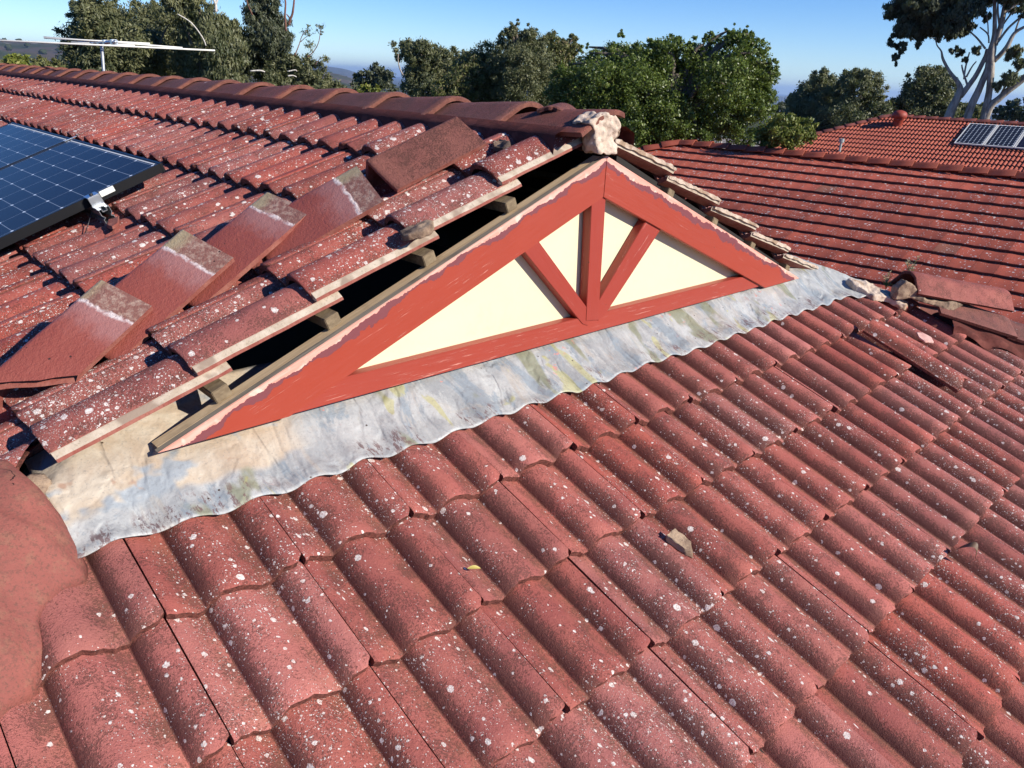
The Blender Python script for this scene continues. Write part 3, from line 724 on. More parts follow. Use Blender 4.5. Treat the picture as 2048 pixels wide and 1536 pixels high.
# --- lead flashing
def flash():
    nx,ny=300,34; xl,xr=-1.735,2.10; V=[];Fc=[]
    for i in range(nx+1):
        x=xl+(xr-xl)*i/nx
        ye=-.150+.010*nz((x,0,0),3.1)+.006*nz((x,4,0),11)+.016*max(0,min(1,(-1.35-x)/.3))
        if x>1.75: ye-=(x-1.75)*.22
        pr=prof_roll((x-X0)%.3)
        # smoothed roll profile so the sheet hangs between crests
        pr=.40*.0405+.60*sum(prof_roll((x-X0+d)%.3) for d in (-.03,-.02,-.01,0,.01,.02,.03))/7+.003
        for j in range(ny+1):
            t=j/ny; y=.24+(ye-.24)*t
            low=max(0,min(1,(.03-y)/.14)); low=low*low*(3-2*low)
            zc=hz(y); z_pan=zc-.036
            base=zc+.004
            tl=(tail_y(1)-y)/CH   # metres below first tail (neg above)
            drop=(-tl)*.024/HG    # tile surface falls away upslope
            zt=z_pan+.0005+pr*1.0+.0045-drop*.95
            z=base*(1-low)+zt*low
            # dents and creases hammered by hand
            cr=nz((x*1.,y*2.2,0),9,4); z+=(.010*nz((x,y*.8,0),7,1)+.005*abs(cr))*(.25+.75*min(1,max(0,(.20-y)/.1)))*(1-.8*(t>.93))
            lim=1.93-y; ax=abs(x)
            zr=LZ-ax*TT+.016
            if x>0 and zr<z: z=zr+.012+.02*max(0,nz((x,y,0),12,2))
            elif x<0 and y>.036: z=min(z,LZ-ax*TT-.05)
            elif x<0 and zr<z: z=zr+.01
            V.append(Vector((x+.003*nz((x,y,5),20),y,z)))
    for i in range(nx):
        for j in range(ny):
            a=i*(ny+1)+j; Fc.append((a,a+1,a+ny+2,a+ny+1))
    me=mesh(V,Fc,True); o=link('lead_flashing',me,M['lead'],house,Matrix.Identity(4)); m=o.modifiers.new('s','SOLIDIFY'); m.thickness=.0022; m.offset=1; return o
flash()
# apex mortar lump, left of it the open ridge end
lump=[(1180,246),(1192,236),(1210,228),(1232,227),(1238,242),(1243,262),(1238,284),(1231,304),(1214,309),(1197,304),(1192,286),(1190,262),(1184,250)]
link('ridge_end_mortar',lump_me([on_y(u,v,-.022) for u,v in lump],Vector((0,.07,0)),.007,.016,3.,.0),M['mortar'],house,Matrix.Identity(4))
lump2_=[(1112,262),(1128,258),(1134,275),(1128,300),(1114,302)]
# mortar at both flashing ends
def hp(u,v,h=0): return on_plane(u,v,Vector((0,HY,HZ+h)),hip_n)
def lp(u,v,h=0): return on_plane(u,v,Vector((0,0,LZ+h)),L_n)
link('corner_mortar',lump_me([hp(u,v,.012) for u,v in [(38,975),(60,950),(88,948),(97,962),(88,985),(100,1000),(62,985)]],Vector((0,.0,-.03)),.010,.009,1.5),M['mortar_dirty'],house,Matrix.Identity(4))
link('corner_mortar',lump_me([hp(u,v,.02) for u,v in [(1696,556),(1722,560),(1746,566),(1768,578),(1816,604),(1810,610),(1775,594),(1748,590),(1730,580),(1708,568)]],Vector((0,.0,-.03)),.009,.012,7.5),M['mortar'],house,Matrix.Identity(4))
# ======================================================================= loose pieces on the roof
def loose_cap(A1,B1,B0,h1,h2,h0,label,name='loose_ridge_cap',hw=None,ht=None,mats=None,group='ridge caps lifted off and laid on the slope'):
    """A1 apex corner and B1, B0 foot corners, as pixels with heights over the slope"""
    a=lp(*A1,h1); b1=lp(*B1,h2); b0=lp(*B0,h0)
    d=(b1-b0).normalized(); u=a-b1; u=u-d*u.dot(d); leg=u.length
    L=(b1-b0).length; ha=R(46); un=u.normalized(); nn=d.cross(un)
    if nn.z<0: nn=-nn
    ex=nn*math.cos(ha)-un*math.sin(ha); up=un*math.cos(ha)+nn*math.sin(ha)
    foot=leg*math.sin(ha); hgt=leg*math.cos(ha)
    me=cap_me(L=L,hw=foot,h=hgt,ra=.016,th=.015,seed=len(label)%7,flare=.002,rag=.003,n=3,nl=24)
    # object axes: x along the cap towards its upper end
    O=b0-ex*foot
    # cap_me: x across, y along, z up  -> rebuild so that object x is along
    me.transform(Matrix(((0,1,0,.42-L),(-1,0,0,0),(0,0,1,0),(0,0,0,1))))
    o=link(name,me,mats or [M['lifted_plain'] if 'reddish' in label else M['lifted'],M['edge_red']],None,frame(O-d*(.42-L),d,up.cross(d),up)); sc_=.42/L
    tag(o,label,'ridge cap',group); return o,L,foot,hgt
caps=[((376,449),(467,515),(232,727),.160,.075,.010,'loose ridge cap with a yellow-stained bare end, second from the left of the row'),
 ((560,362),(623,421),(398,618),.135,.075,.010,'loose ridge cap with a whitish bare end, middle of the row on the slope'),
 ((714,331),(767,402),(540,533),.130,.060,.005,'loose ridge cap with a white line across its end, beside the tilted one'),
 ((934,222),(973,286),(795,380),.125,.045,.055,'reddish-brown loose ridge cap tilted highest, its open end facing left, just under the ridge'),
 ((219,544),(304,612),(20,880),.160,.075,.015,'broken loose ridge cap with a torn lower edge, leftmost and nearest the hip')]
for c in caps:
    o,L,fo,hg=loose_cap(*c)
    if 'torn' in c[6]:
        p=lp(216,722,.05); q_=lp(0,805,.05); nrm=(q_-p).cross(Vector((0,0,1))).normalized()
        if nrm.dot(CAM-p)<0: nrm=-nrm
        me=clip_me(o.data,o.matrix_basis,p,nrm); Mi=o.matrix_basis
        for v in me.vertices:
            wv=Mi@v.co; e=abs((wv-p).dot(nrm))
            if e<.004: v.co=v.co+Mi.inverted().to_3x3()@(nrm*(.012*nz(wv,16,3)+.006*nz(wv,60,1)-.004))
        o.data=me
# mortar lumps and shards
def chunk(name,poly,h,label,cat,mat,f=lp,th=.02,cell=.006,amp=.009,group=None,seed=1.):
    P=[f(u,v,h) for u,v in poly]; c=sum(P,Vector())/len(P)
    me=lump_me([p-c for p in P],Vector((0,0,-th)),cell,amp,seed); return tag(link(name,me,mat,None,Matrix.Translation(c)),label,cat,group)
chunk('mortar_chunk',[(800,462),(822,449),(852,440),(866,440),(864,452),(845,462),(818,470),(803,470)],.022,'crumbling mossy mortar chunk on the verge tile below the gable ridge','mortar chunk',M['mortar_dirty'],th=.018,seed=2.)
chunk('mortar_chunk',[(985,283),(1000,275),(1012,279),(1020,290),(1005,296),(987,292)],.032,'flat dark mortar chip lying on the top tile beside the brown loose cap','mortar chunk',M['mortar_dirty'],th=.018,seed=3.)
chunk('tile_chip',[(216,438),(238,432),(236,446),(224,453),(214,449)],.035,'small orange tile chip on the tiles below the solar panel clamp','tile chip',M['edge_red'],th=.012,seed=4.,cell=.006,amp=.002)
rz=lambda u,v,h: on_plane(u,v,Vector((0,0,.135+h)),Vector((0,0,1)))
o=cap_me(L=.13,hw=.058,h=.020,ra=.08,th=.014,seed=77,flare=0,rag=.02,n=6,nl=6)
P=on_plane(1075,222,Vector((0,0,.125)),Vector((0,0,1)))
dv=Vector((.75,.35,.05)).normalized(); x=dv.cross(Vector((0,0,1))).normalized()
tag(link('cap_shard',o,[M['cap'],M['tail']],None,frame(Vector((-.055,.205,.122)),x,dv,x.cross(dv))@Matrix.Rotation(.12,4,'Y')),'curved broken cap shard resting on top of the first ridge cap','cap shard')
chunk('mortar_chunk',[(1333,1068),(1350,1056),(1357,1062),(1366,1066),(1383,1082),(1386,1100),(1372,1098),(1358,1088),(1345,1078)],.006,'jagged cream and brown mortar fragment lying alone on the front tiles','mortar chunk',M['mortar_dirty'],f=hp,th=.025,cell=.008,amp=.006,seed=9.)
chunk('paint_flake',[(1833,664),(1845,665),(1862,674),(1867,684),(1850,682),(1838,674)],.012,'pale pink shard on the tiles by the broken roll near the right hip','shard',M['shard_pink'],f=hp,th=.008,cell=.01,amp=.002,seed=5.)
# raised broken roll near the right hip
me=tile_me(x0=.075,x1=.185,length=.46,gauge=.5,drop=.0,seed=91,rag=.012,nx=12)
A=hp(1696,632,.02);B=hp(1918,772,.01)
d=(A-B).normalized(); x=d.cross(hip_n).normalized()
tag(link('broken_tile_roll',me,[M['tile'],M['tail']],None,frame(B-x*.13+hip_n*.005,x,d,x.cross(d))),'lifted broken tile roll lying askew over a gap near the right hip','broken tile')
# loose hip cap with mortar still on it
me=cap_me(L=.60,hw=.12,h=.09,ra=.10,th=.016,seed=33,flare=.0,rag=.01)
B=hp(2000,612,.0);A=hp(1812,606,.0)
A=Vector((2.16,-.28,-.70)); B=Vector((2.62,-.58,-.79)); d=(B-A).normalized(); x=d.cross(Vector((0,0,1))).normalized(); up=x.cross(d)
lo=empty('loose_hip_cap',A,'loose hip cap lying askew on the right hip with a collar of old mortar','hip cap')
FM=frame(A,x,d,up)
link('cap_shell',me,[M['cap_hip'],M['tail']],lo,FM)
Pm=[(1790,600),(1797,575),(1815,563),(1830,572),(1838,588),(1858,600),(1885,603),(1915,605),(1926,610),(1905,622),(1888,620),(1870,612),(1845,606),(1822,596)]
P=[on_plane(u,v,Vector((2.2,-.44,-.72)),Vector((-.62,-.78,.1)).normalized()) for u,v in Pm]
link('mortar_collar',lump_me(P,Vector((.03,.04,0)),.014,.010,11.),M['mortar_dirty'],lo,Matrix.Identity(4))
# leaves on the tiles
def leaf(c,length,wid,ang,mat,label,name,curl=.3,nrm=hip_n,r=hip_right):
    n=8;V=[];Fc=[]
    for i in range(n+1):
        t=i/n; ww=wid*math.sin(math.pi*min(1,t*1.02))**.8*.5+.0004; z=.004+curl*wid*math.sin(t*math.pi)
        V+=[(t*length-length/2,-ww,z+ww*.5),(t*length-length/2,0,z),(t*length-length/2,ww,z+ww*.5)]
    for i in range(n):
        a_=i*3; Fc+=[(a_,a_+1,a_+4,a_+3),(a_+1,a_+2,a_+5,a_+4)]
    Mw=frame(c,r,nrm.cross(r),nrm)@Matrix.Rotation(ang,4,'Z'); return tag(link(name,mesh(V,Fc,True),mat,None,Mw),label,'leaf')
leaf(hp(947,1139,-.008),.034,.010,-.45,M['leaf_yel'],'small yellow gum leaf lying in a pan of the front tiles','fallen_leaf')
leaf(hp(1929,1112,.012),.06,.035,-1.4,M['leaf_dry'],'curled grey-brown dead leaf on the tiles near the right edge','fallen_leaf',1.2)
# weeds in the hip mortar
def weed(u,v,hs,label,seed):
    rs=random.Random(seed); base=hp(u,v,.0); root=empty('weed',base,label,'weed','weeds growing from the mortar at the right hip')
    ms=[];sd=[]
    for h in hs:
        dx,dy=rs.uniform(-.35,.35),rs.uniform(-.2,.2); P=[base+Vector((dx*h*t*t,dy*h*t*t,h*t)) for t in (0,.3,.6,.85,1)]
        ms.append((tube_me(P,[.0016,.0014,.0011,.0009,.0006],5),Matrix.Identity(4)))
        for q in range(9):
            t=rs.uniform(.6,1); p=base+Vector((dx*h*t*t,dy*h*t*t,h*t)); e=p+Vector((rs.uniform(-1,1),rs.uniform(-1,1),rs.uniform(.2,1))).normalized()*.018
            sd.append((tube_me([p,(p+e)/2,e],[.0006,.0024,.0008],4),Matrix.Identity(4)))
        for q in range(5):
            t=rs.uniform(.05,.5); p=base+Vector((0,0,h*t)); e=p+Vector((rs.uniform(-1,1),rs.uniform(-1,1),rs.uniform(.1,1))).normalized()*.04
            ms.append((tube_me([p,(p+e)/2+Vector((0,0,.004)),e],[.0008,.0022,.0003],4),Matrix.Identity(4)))
    link('stem',join(ms),M['stem'],root,Matrix.Identity(4)); link('seed_head',join(sd),M['seed'],root,Matrix.Identity(4))
weed(1771,578,[.07,.05,.09],'low green weed, left one of two sprouting behind the right hip mortar',1)
weed(1812,566,[.13,.11,.15,.10,.12,.09],'taller dry-headed weed, right one of two sprouting beside the loose hip cap',2)
# ======================================================================= solar panels on our roof
PHT=.075+.035
def solar(yr,label,x_top=-.853,width=1.113,L=1.72):
    """yr: y of the edge nearest the gable"""
    O=Vector((x_top,yr+width,LZ+x_top*TT))+L_n*(PHT*CT)     # top far corner; x right (-y), y up slope
    root=empty('solar_panel',O-L_up*L,label,'solar panel','solar panels on our roof')
    Mw=frame(O-L_up*L,L_right,L_up,L_n)
    W=width; t=.035
    fr=[(box_me(0,W,L-.011,L,-t,0,.001),Matrix.Identity(4)),(box_me(0,W,0,.011,-t,0,.001),Matrix.Identity(4)),(box_me(0,.011,.0112,L-.0112,-t,0,.001),Matrix.Identity(4)),(box_me(W-.011,W,.0112,L-.0112,-t,0,.001),Matrix.Identity(4))]
    link('frame',join(fr),M['black_alu'],root,Mw)
    g=box_me(-.0001,W-.0225,0,L-.023,-.006,-.0015); gm=Mw@Matrix.Translation((.0112,.0115,0))
    # cells start at the top: shift origin so the grid is counted from the upper edge
    g.transform(Matrix.Translation((-(W-.0225)/2,-(L-.023)+.018,0))); gm=gm@Matrix.Translation(((W-.0225)/2,(L-.023)-.018,0))
    link('glass',g,M['solar'],root,gm)
    bus=box_me(.03,W-.03,L-.0235,L-.0165,-.0014,-.0008); link('busbar',bus,M['white'],root,Mw)
    return root,Mw
p1,Mp=solar(1.462,'dark blue solar panel nearest the gable, with the silver clamp on its edge')
solar(1.462+1.113+.02,'solar panel next behind the nearest one, cut off by the left photo edge')
# rail, clamp and roof hook
rail=empty('panel_rail',(-1.1,1.4,-.3),'aluminium mounting rail with end clamp under the nearest solar panel','rail')
ps=L_up*0
cl=on_plane(190,395,Vector((0,0,LZ+PHT)),L_n)
def lm(x,y,z): return Mp@Vector((x,y,z))
loc=Mp.inverted()@cl
yy=loc.y
def rprof(): 
    pts=[(-.02,-.095),(.02,-.095),(.02,-.075),(.012,-.07),(.02,-.06),(.02,-.037),(.008,-.037),(.008,-.048),(-.008,-.048),(-.008,-.037),(-.02,-.037),(-.02,-.06),(-.012,-.07),(-.02,-.075)]
    return pts
V=[];Fc=[]; pr=rprof(); n=len(pr)
for x in (-1.15,1.195):
    for (b,c) in pr: V.append((x,yy+b,c))
for i in range(n): Fc.append((i,(i+1)%n,n+(i+1)%n,n+i))
rm=mesh(V,Fc); mo=link('rail_bar',rm,M['alu'],rail,Mp); so_=mo.modifiers.new('s','SOLIDIFY'); so_.thickness=.0022
clp=[(box_me(1.100,1.150,yy-.022,yy+.022,.0008,.0045,.0008),Matrix.Identity(4)),(box_me(1.146,1.150,yy-.022,yy+.022,-.037,.0006,.0006),Matrix.Identity(4)),(box_me(1.146,1.172,yy-.020,yy+.020,-.0368,-.033,.0006),Matrix.Identity(4))]
link('end_clamp',join(clp),M['alu'],rail,Mp)
link('bolt',tube_me([Vector((1.128,yy,.0046)),Vector((1.128,yy,.011))],.007,6),M['dark'],rail,Mp)
link('earth_wire',tube_me([Vector((1.12,yy-.02,-.04)),Vector((1.15,yy-.06,-.07)),Vector((1.17,yy-.10,-.098))],.0018,5),M['dark'],rail,Mp)
link('clip',box_me(1.114,1.119,yy+.03,yy+.085,-.02,.0008,.0006),M['white'],rail,Mp)
link('clip',box_me(1.100,1.133,yy+.09,yy+.15,.0008,.003,.0005) if False else box_me(-.012,-.001,yy+.25,yy+.31,.0008,.003,.0005),M['alu'],rail,Mp)
# ======================================================================= antenna
an=empty('tv_antenna',at(207,142,7.6),'white-rod TV antenna on a thin mast behind the ridge','antenna')
mb=at(208,150,7.6); mt=at(203,86,7.6); link('mast',tube_me([mb+Vector((0,0,-.6)),mb,mt],.012,10),M['galv'],an,Matrix.Identity(4))
for (a_,b_,d1,d2,r) in (((-70,77.5),(430,101),7.0,7.0,.0065),((87,74),(365,95.5),7.9,7.9,.0065),((142,84.5),(270,91),8.2,8.2,.0065),((88,76),(300,87),7.5,7.5,.006)):
    link('element',tube_me([at(*a_,d1),at(*b_,d2)],r,8),M['white'],an,Matrix.Identity(4))
bA=at(231,84,6.95); bB=at(175,86,8.6); link('boom',tube_me([bA,bB],.014,6),M['alu'],an,Matrix.Identity(4))
for t in (.05,.3,.5,.7,.9):
    p=bA.lerp(bB,t); link('bracket',box_me(-.022,.022,-.022,.022,-.018,.018,.003),M['alu'],an,Matrix.Translation(p))
rv=(RM@Vector((1,0,0)))
for t in (.35,.42,.5,.58,.66,.74,.82,.9,.97):
    p=bA.lerp(bB,t)+Vector((0,0,.01)); link('short_element',tube_me([p-rv*.09,p+rv*.09],.004,5),M['alu'],an,Matrix.Identity(4))
# ======================================================================= neighbour roofs
def roof(house,O,yaw,pitch,gauge,off,rows,a_lo,a_hi,wid,prof,att,mt,mc,mtail,capsp,ev,name,capname,caph=.09,capw=.13,limit=280,nx=8,wall=.03,drop=.028,length=None,maxa=0):
    """O ridge end; a runs back towards us along the ridge (-t); hip leaves O away from us"""
    t=Vector((math.sin(yaw),math.cos(yaw),0)); n=Vector((-math.cos(yaw),math.sin(yaw),0)); C_,S_=math.cos(pitch),math.sin(pitch)
    up=-n*C_+Vector((0,0,S_)); nor=n*S_+Vector((0,0,C_)); right=-t
    vs=[tile_me(x0=.0015,x1=wid-.0015,seed=200+s,gauge=gauge,drop=drop,length=length or gauge*1.15,nx=nx,prof=prof,att=att,wall=wall,th=.012,rag=.002,chamfer=False,ys=(0,.006,1.)) for s in range(3)]
    items=[]
    N=Vector((0,0,0)); hipN=(t-n).normalized()   # outside of the hip
    O2=Vector((O.x,O.y,O.z-.055))
    for k in range(rows):
        s=off+k*gauge; B=O2+n*(s*C_)-Vector((0,0,s*S_))
        na=int((a_hi-a_lo)/wid)
        for i in range(-int(s*C_/wid)-2,na):
            A=B+right*(i*wid); c=A+right*wid*.5+up*gauge*.5
            if not seen(c,120): continue
            Mw=frame(A+nor*random.uniform(-.0015,.0015),right,up,nor); me=vs[random.randrange(3)]
            if i*wid<-(s*C_)+wid+gauge+.1:
                if (c-O).dot(hipN)>wid: continue
                me=clip_me(me,Mw,O,hipN)
                if me is None: continue
            items.append((me,Mw,[mt,mtail]))
    lay(items,house,name,limit)
    # ridge caps
    cm=[cap_me(L=capsp*1.12,hw=capw,h=caph,ra=.05,seed=300+s,flare=.042,n=3,nl=2,th=.014) for s in range(2)]
    for j in range(int(a_hi/capsp)+1):
        # tail faces away from the hip end in the photograph: cap runs towards the hip
        P=O+right*(capsp*j)-Vector((0,0,caph)); link(capname,cm[j%2],[mc,M['captail2']],house,frame(P-t*0,-right*0+n*-1,t*1.0*1,Vector((0,0,1)))@Matrix.Rotation(0,4,'X')@Matrix.Translation((0,-capsp,0)) if ev else frame(P,n,right,Vector((0,0,1)))@Matrix.Translation((0,0,0)))
    hd_=(n+t).normalized(); hdir=(hd_*1.0+Vector((0,0,-S_/C_/1.41421*1.0))).normalized()
    hl=(rows*gauge+off)*C_*1.41421
    for j in range(int(hl/capsp)):
        P=O+hdir*(capsp*(j+1))-Vector((0,0,caph-.01)); d=-hdir; x=d.cross(Vector((0,0,1))).normalized(); link(capname,cm[j%2],[mc,M['captail2']],house,frame(P,x,d,x.cross(d)))
    # far side and body under the tiles
    e=rows*gauge+off; run=e*C_; Lr=a_hi
    V=[O2,O2+right*Lr,O2+right*Lr+n*run-Vector((0,0,e*S_)),O2+n*run+t*run-Vector((0,0,e*S_)),O2-n*run+t*run-Vector((0,0,e*S_)),O2+right*Lr-n*run-Vector((0,0,e*S_))]
    V=[v-Vector((0,0,.07)) for v in V]
    V+=[Vector((v.x,v.y,-4.5)) for v in V[2:]]
    # indexes: 0 ridge end,1 ridge near,2 near eave,3 hip corner,4 far corner,5 far near corner, 6..9 ground
    Fc=[(0,3,2,1),(0,1,5,4),(0,4,3),(1,2,5),(2,3,7,6),(3,4,8,7),(4,5,9,8),(5,2,6,9)]
    me=mesh(V,Fc); me.polygons.foreach_set('material_index',[0,0,0,1,1,1,1,1]); link('house_body',me,[mtail,M['brick']],house,Matrix.Identity(4))
def prof_flat(x): return 0.003*math.cos(x/.3*2*math.pi)+ (.004 if x>.26 else 0)
h2=empty('neighbour_house',(12.5,4,-4.5),'house with the flat-tiled red roof right behind the gable, long low ridge','house')
roof(h2,Vector((12.515,8.333,-.845)),R(-4.699),R(19.126),.3650,.379-.3650+.365*1.0,14,0,13,.3,prof_flat,lambda x:(0,.2),M['tile2'],M['cap2'],M['tail'],.397,True,'flat_tile','ridge_cap',.085,.115,280,6,.046,.040)
P3=at(1779,229,32)
h3=empty('far_house',(P3.x,P3.y-4,-4.5),'farther house with the wavy-tiled red roof, round vent and three white-framed solar panels','house')
prof3=lambda x:prof_roll(x,.05,.12,1.1)
roof(h3,P3,R(-4.7),R(22),.335,.36,20,0,17,.24,prof3,lambda x:attrs_roll(x,.05,.12),M['tile3'],M['cap3'],M['tail'],.40,True,'wavy_tile','ridge_cap',.07,.12,290,16,.040,.034)
# --- things on the far roof
t3=Vector((math.sin(R(-4.7)),math.cos(R(-4.7)),0)); n3=Vector((-math.cos(R(-4.7)),math.sin(R(-4.7)),0)); c3,s3=math.cos(R(22)),math.sin(R(22))
N3=n3*s3+Vector((0,0,c3)); U3=-n3*c3+Vector((0,0,s3))
def f3(u,v,h=0): return on_plane(u,v,P3+Vector((0,0,-.055+h)),N3)
def lathe(prof,n=20):
    V=[];Fc=[]
    for r,z in prof:
        for k in range(n): q=2*math.pi*k/n; V.append((r*math.cos(q),r*math.sin(q),z))
    for i in range(len(prof)-1):
        for k in range(n): Fc.append((i*n+k,i*n+(k+1)%n,(i+1)*n+(k+1)%n,(i+1)*n+k))
    return mesh(V,Fc,True)
vb=f3(1795,250,.0)
link('roof_vent',lathe([(.16,-.1),(.16,.16),(.175,.17),(.175,.2),(.15,.21),(.24,.23),(.25,.33),(.22,.41),(.14,.46),(.05,.485),(.0,.49)]),M['terracotta'],h3,Matrix.Translation(vb))
vp=f3(1679,303,0); link('vent_pipe',join([(tube_me([vp+Vector((0,0,-.1)),vp+Vector((0,0,.34))],.04,10),Matrix.Identity(4)),(tube_me([vp+Vector((0,0,.3)),vp+Vector((0,0,.42))],.085,10),Matrix.Identity(4))]),M['pvc'],h3,Matrix.Identity(4))
cor=[(1941,249),(1908,286),(1979,252),(1950,288),(2024,256),(1995,292),(2069,260),(2040,296)]
# panel pitch from the photograph's own corners
A=f3(1941,249.5,.10); B=f3(1981,252.5,.10); Cc=f3(1908,285.5,.10)
pw=.83; ul=(A-Cc).dot(U3)
for q in range(4):
    O=Cc+(-t3)*(q*pw*1.02); Mw=frame(Cc+(-t3)*(q*(pw+.02)),-t3,U3,N3)
    lab=['leftmost white-framed solar panel on the far roof','white-framed solar panel with pale cell grid, second from left on the far roof','plain dark solar panel at the right edge of the far roof','far-roof solar panel cut off by the right photo edge'][q]
    r_=empty('rooftop_panel',Mw.translation,lab,'solar panel','white-framed panels on the far roof')
    t=.04; wf=.035; Lp=1.58
    link('frame',join([(box_me(0,pw,0,wf,-t,0),Matrix.Identity(4)),(box_me(0,pw,Lp-wf,Lp,-t,0),Matrix.Identity(4)),(box_me(0,wf,wf+.0004,Lp-wf-.0004,-t,0),Matrix.Identity(4)),(box_me(pw-wf,pw,wf+.0004,Lp-wf-.0004,-t,0),Matrix.Identity(4))]),M['white'],r_,Mw)
    link('glass',box_me(wf+.0002,pw-wf-.0002,wf+.0002,Lp-wf-.0002,-.02,-.004),M['solar_old'] if q<2 else M['solar_old2'],r_,Mw)
for v in (.35,1.2):
    Mw=frame(Cc,-t3,U3,N3); link('panel_rail',box_me(-.12,3.4,v-.02,v+.02,-.085,-.045),M['galv'],h3,Mw)
# white pipe behind the flat-tiled roof
b=at(1443,290,22); tag(link('white_pipe',tube_me([b+Vector((0,0,-3)),at(1443.5,275,22),at(1444,272.5,22)],[.022,.022,.04],8),M['white'],None,Matrix.Identity(4)),'thin white pipe standing behind the flat-tiled ridge, against the bushes','pipe')
# bit of a red-roofed house behind
hb=at(1645,268,55); hh=empty('distant_house',(hb.x,hb.y,-4.5),'sliver of a distant house with a white fascia, left of the far roof hip','house')
rd_=(RM@Vector((1,0,0))); rd_=Vector((rd_.x,rd_.y,0)).normalized(); fd=Vector((-rd_.y,rd_.x,0))
Mh=frame(Vector((hb.x,hb.y,0)),rd_,fd,Vector((0,0,1)))
link('wall',box_me(-1.2,5,0,8,-4.5,hb.z-.35),M['brick'],hh,Mh); link('fascia',box_me(-1.4,5.2,-.3,-.2,hb.z-.32,hb.z-.12),M['white'],hh,Mh)
link('roof',prism_me([Vector((-1.4,-.2,hb.z-.12)),Vector((5.2,-.2,hb.z-.12)),Vector((5.2,4,hb.z+.35)),Vector((-1.4,4,hb.z+.35))],Vector((0,0,-.1))),M['terracotta'],hh,Mh)
# ======================================================================= ground and hills
def px_az(u):   # azimuth of a column at the horizon
    r=ray(u,140); return math.atan2(r.x,r.y)
def interp(x,xs,ys):
    return float(np.interp(x,xs,ys))
HLu=[-900,-300,0,30,60,90,130,200,330,480,600,800]; HLv=[30,50,58,64,64,65,67,72,82,95,120,160]
HFu=[480,560,622,650,690,730,760,900]; HFv=[125,128,131,132,138,150,162,190]
HRu=[800,1400,1560,1700,2100]; 
def need(u,v,d):  # height at distance d that shows at pixel row v
    P=at(u,v,d); return P.z
AZ=[px_az(u) for u in HLu]; HH=[need(u,v,2600) for u,v in zip(HLu,HLv)]
AZ2=[px_az(u) for u in HFu]; HH2=[need(u,v,11000) for u,v in zip(HFu,HFv)]
def ground_z(x,y):
    dx,dy=x-CAM.x,y-CAM.y; r=math.hypot(dx,dy); az=math.atan2(dx,dy)
    s=min(1,max(0,(r-60)/1400)); s=s*s*(3-2*s); z=-4.5-92*s
    h1=interp(az,AZ,HH); 
    if az<AZ[0]: h1=HH[0]*max(0,1-(AZ[0]-az)*.6)
    b=math.exp(-((r-2600)/900.)**2) if r<2600 else math.exp(-((r-2600)/2500.)**2)
    z+= max(0,h1+70+22*nz((x,y,0),.0022)+10*nz((x,y,0),.008))*b if az<AZ[-1] and az>-2.5 else 0
    h2=interp(az,AZ2,HH2) if AZ2[0]-.1<az<AZ2[-1]+.05 else -200
    z+= max(0,h2+97)*math.exp(-((r-11000)/2500.)**2)
    z+= (6*nz((x,y,0),.004)+3*nz((x,y,0),.02))*min(1,max(0,(r-60)/300))*(1 if r<9000 else .3)
    return z
rad=list(np.geomspace(4,32000,150)); azs=list(np.linspace(-math.pi,math.pi,361)); azs=sorted(set([a_ for a_ in azs if a_<-.35 or a_>1.6]+list(np.linspace(-.35,1.6,420))))
V=[Vector((CAM.x,CAM.y,-4.5))];Fc=[]
na=len(azs)-1
for r in rad:
    for a_ in azs[:-1]: x,y=CAM.x+r*math.sin(a_),CAM.y+r*math.cos(a_); V.append(Vector((x,y,ground_z(x,y))))
for k in range(na): Fc.append((0,1+(k+1)%na,1+k))
for i in range(len(rad)-1):
    for k in range(na):
        a_=1+i*na+k;b_=1+i*na+(k+1)%na; Fc.append((a_,b_,b_+na,a_+na))
def mat_ground():
    nb=NB('bush_and_suburb_ground',.95,.1); co=nb.coord('World',False)
    c=nb.mix(nb.ss(nb.noise(co,.02,6,.65),.38,.62),(.028,.040,.016),(.058,.062,.030)); c=nb.mix(nb.ss(nb.noise(co,.004,5,.6),.44,.56),c,(.085,.066,.050))
    c=nb.mix(nb.math('MULTIPLY',nb.ss(nb.noise(co,.0035,3,.5),.55,.62),nb.ss(nb.noise(co,.03,5,.7),.55,.62)),c,(.20,.17,.12))
    d,cc=nb.voro(co,.03); c=nb.mix(nb.math('MULTIPLY',nb.math('LESS_THAN',d,.28),nb.math('GREATER_THAN',nb.xyz(cc)[0],.86)),c,(.25,.22,.20))
    return nb.out(c)
go=link('ground',mesh(V,Fc,True),mat_ground(),None,Matrix.Identity(4)); tag(go,kind='structure')
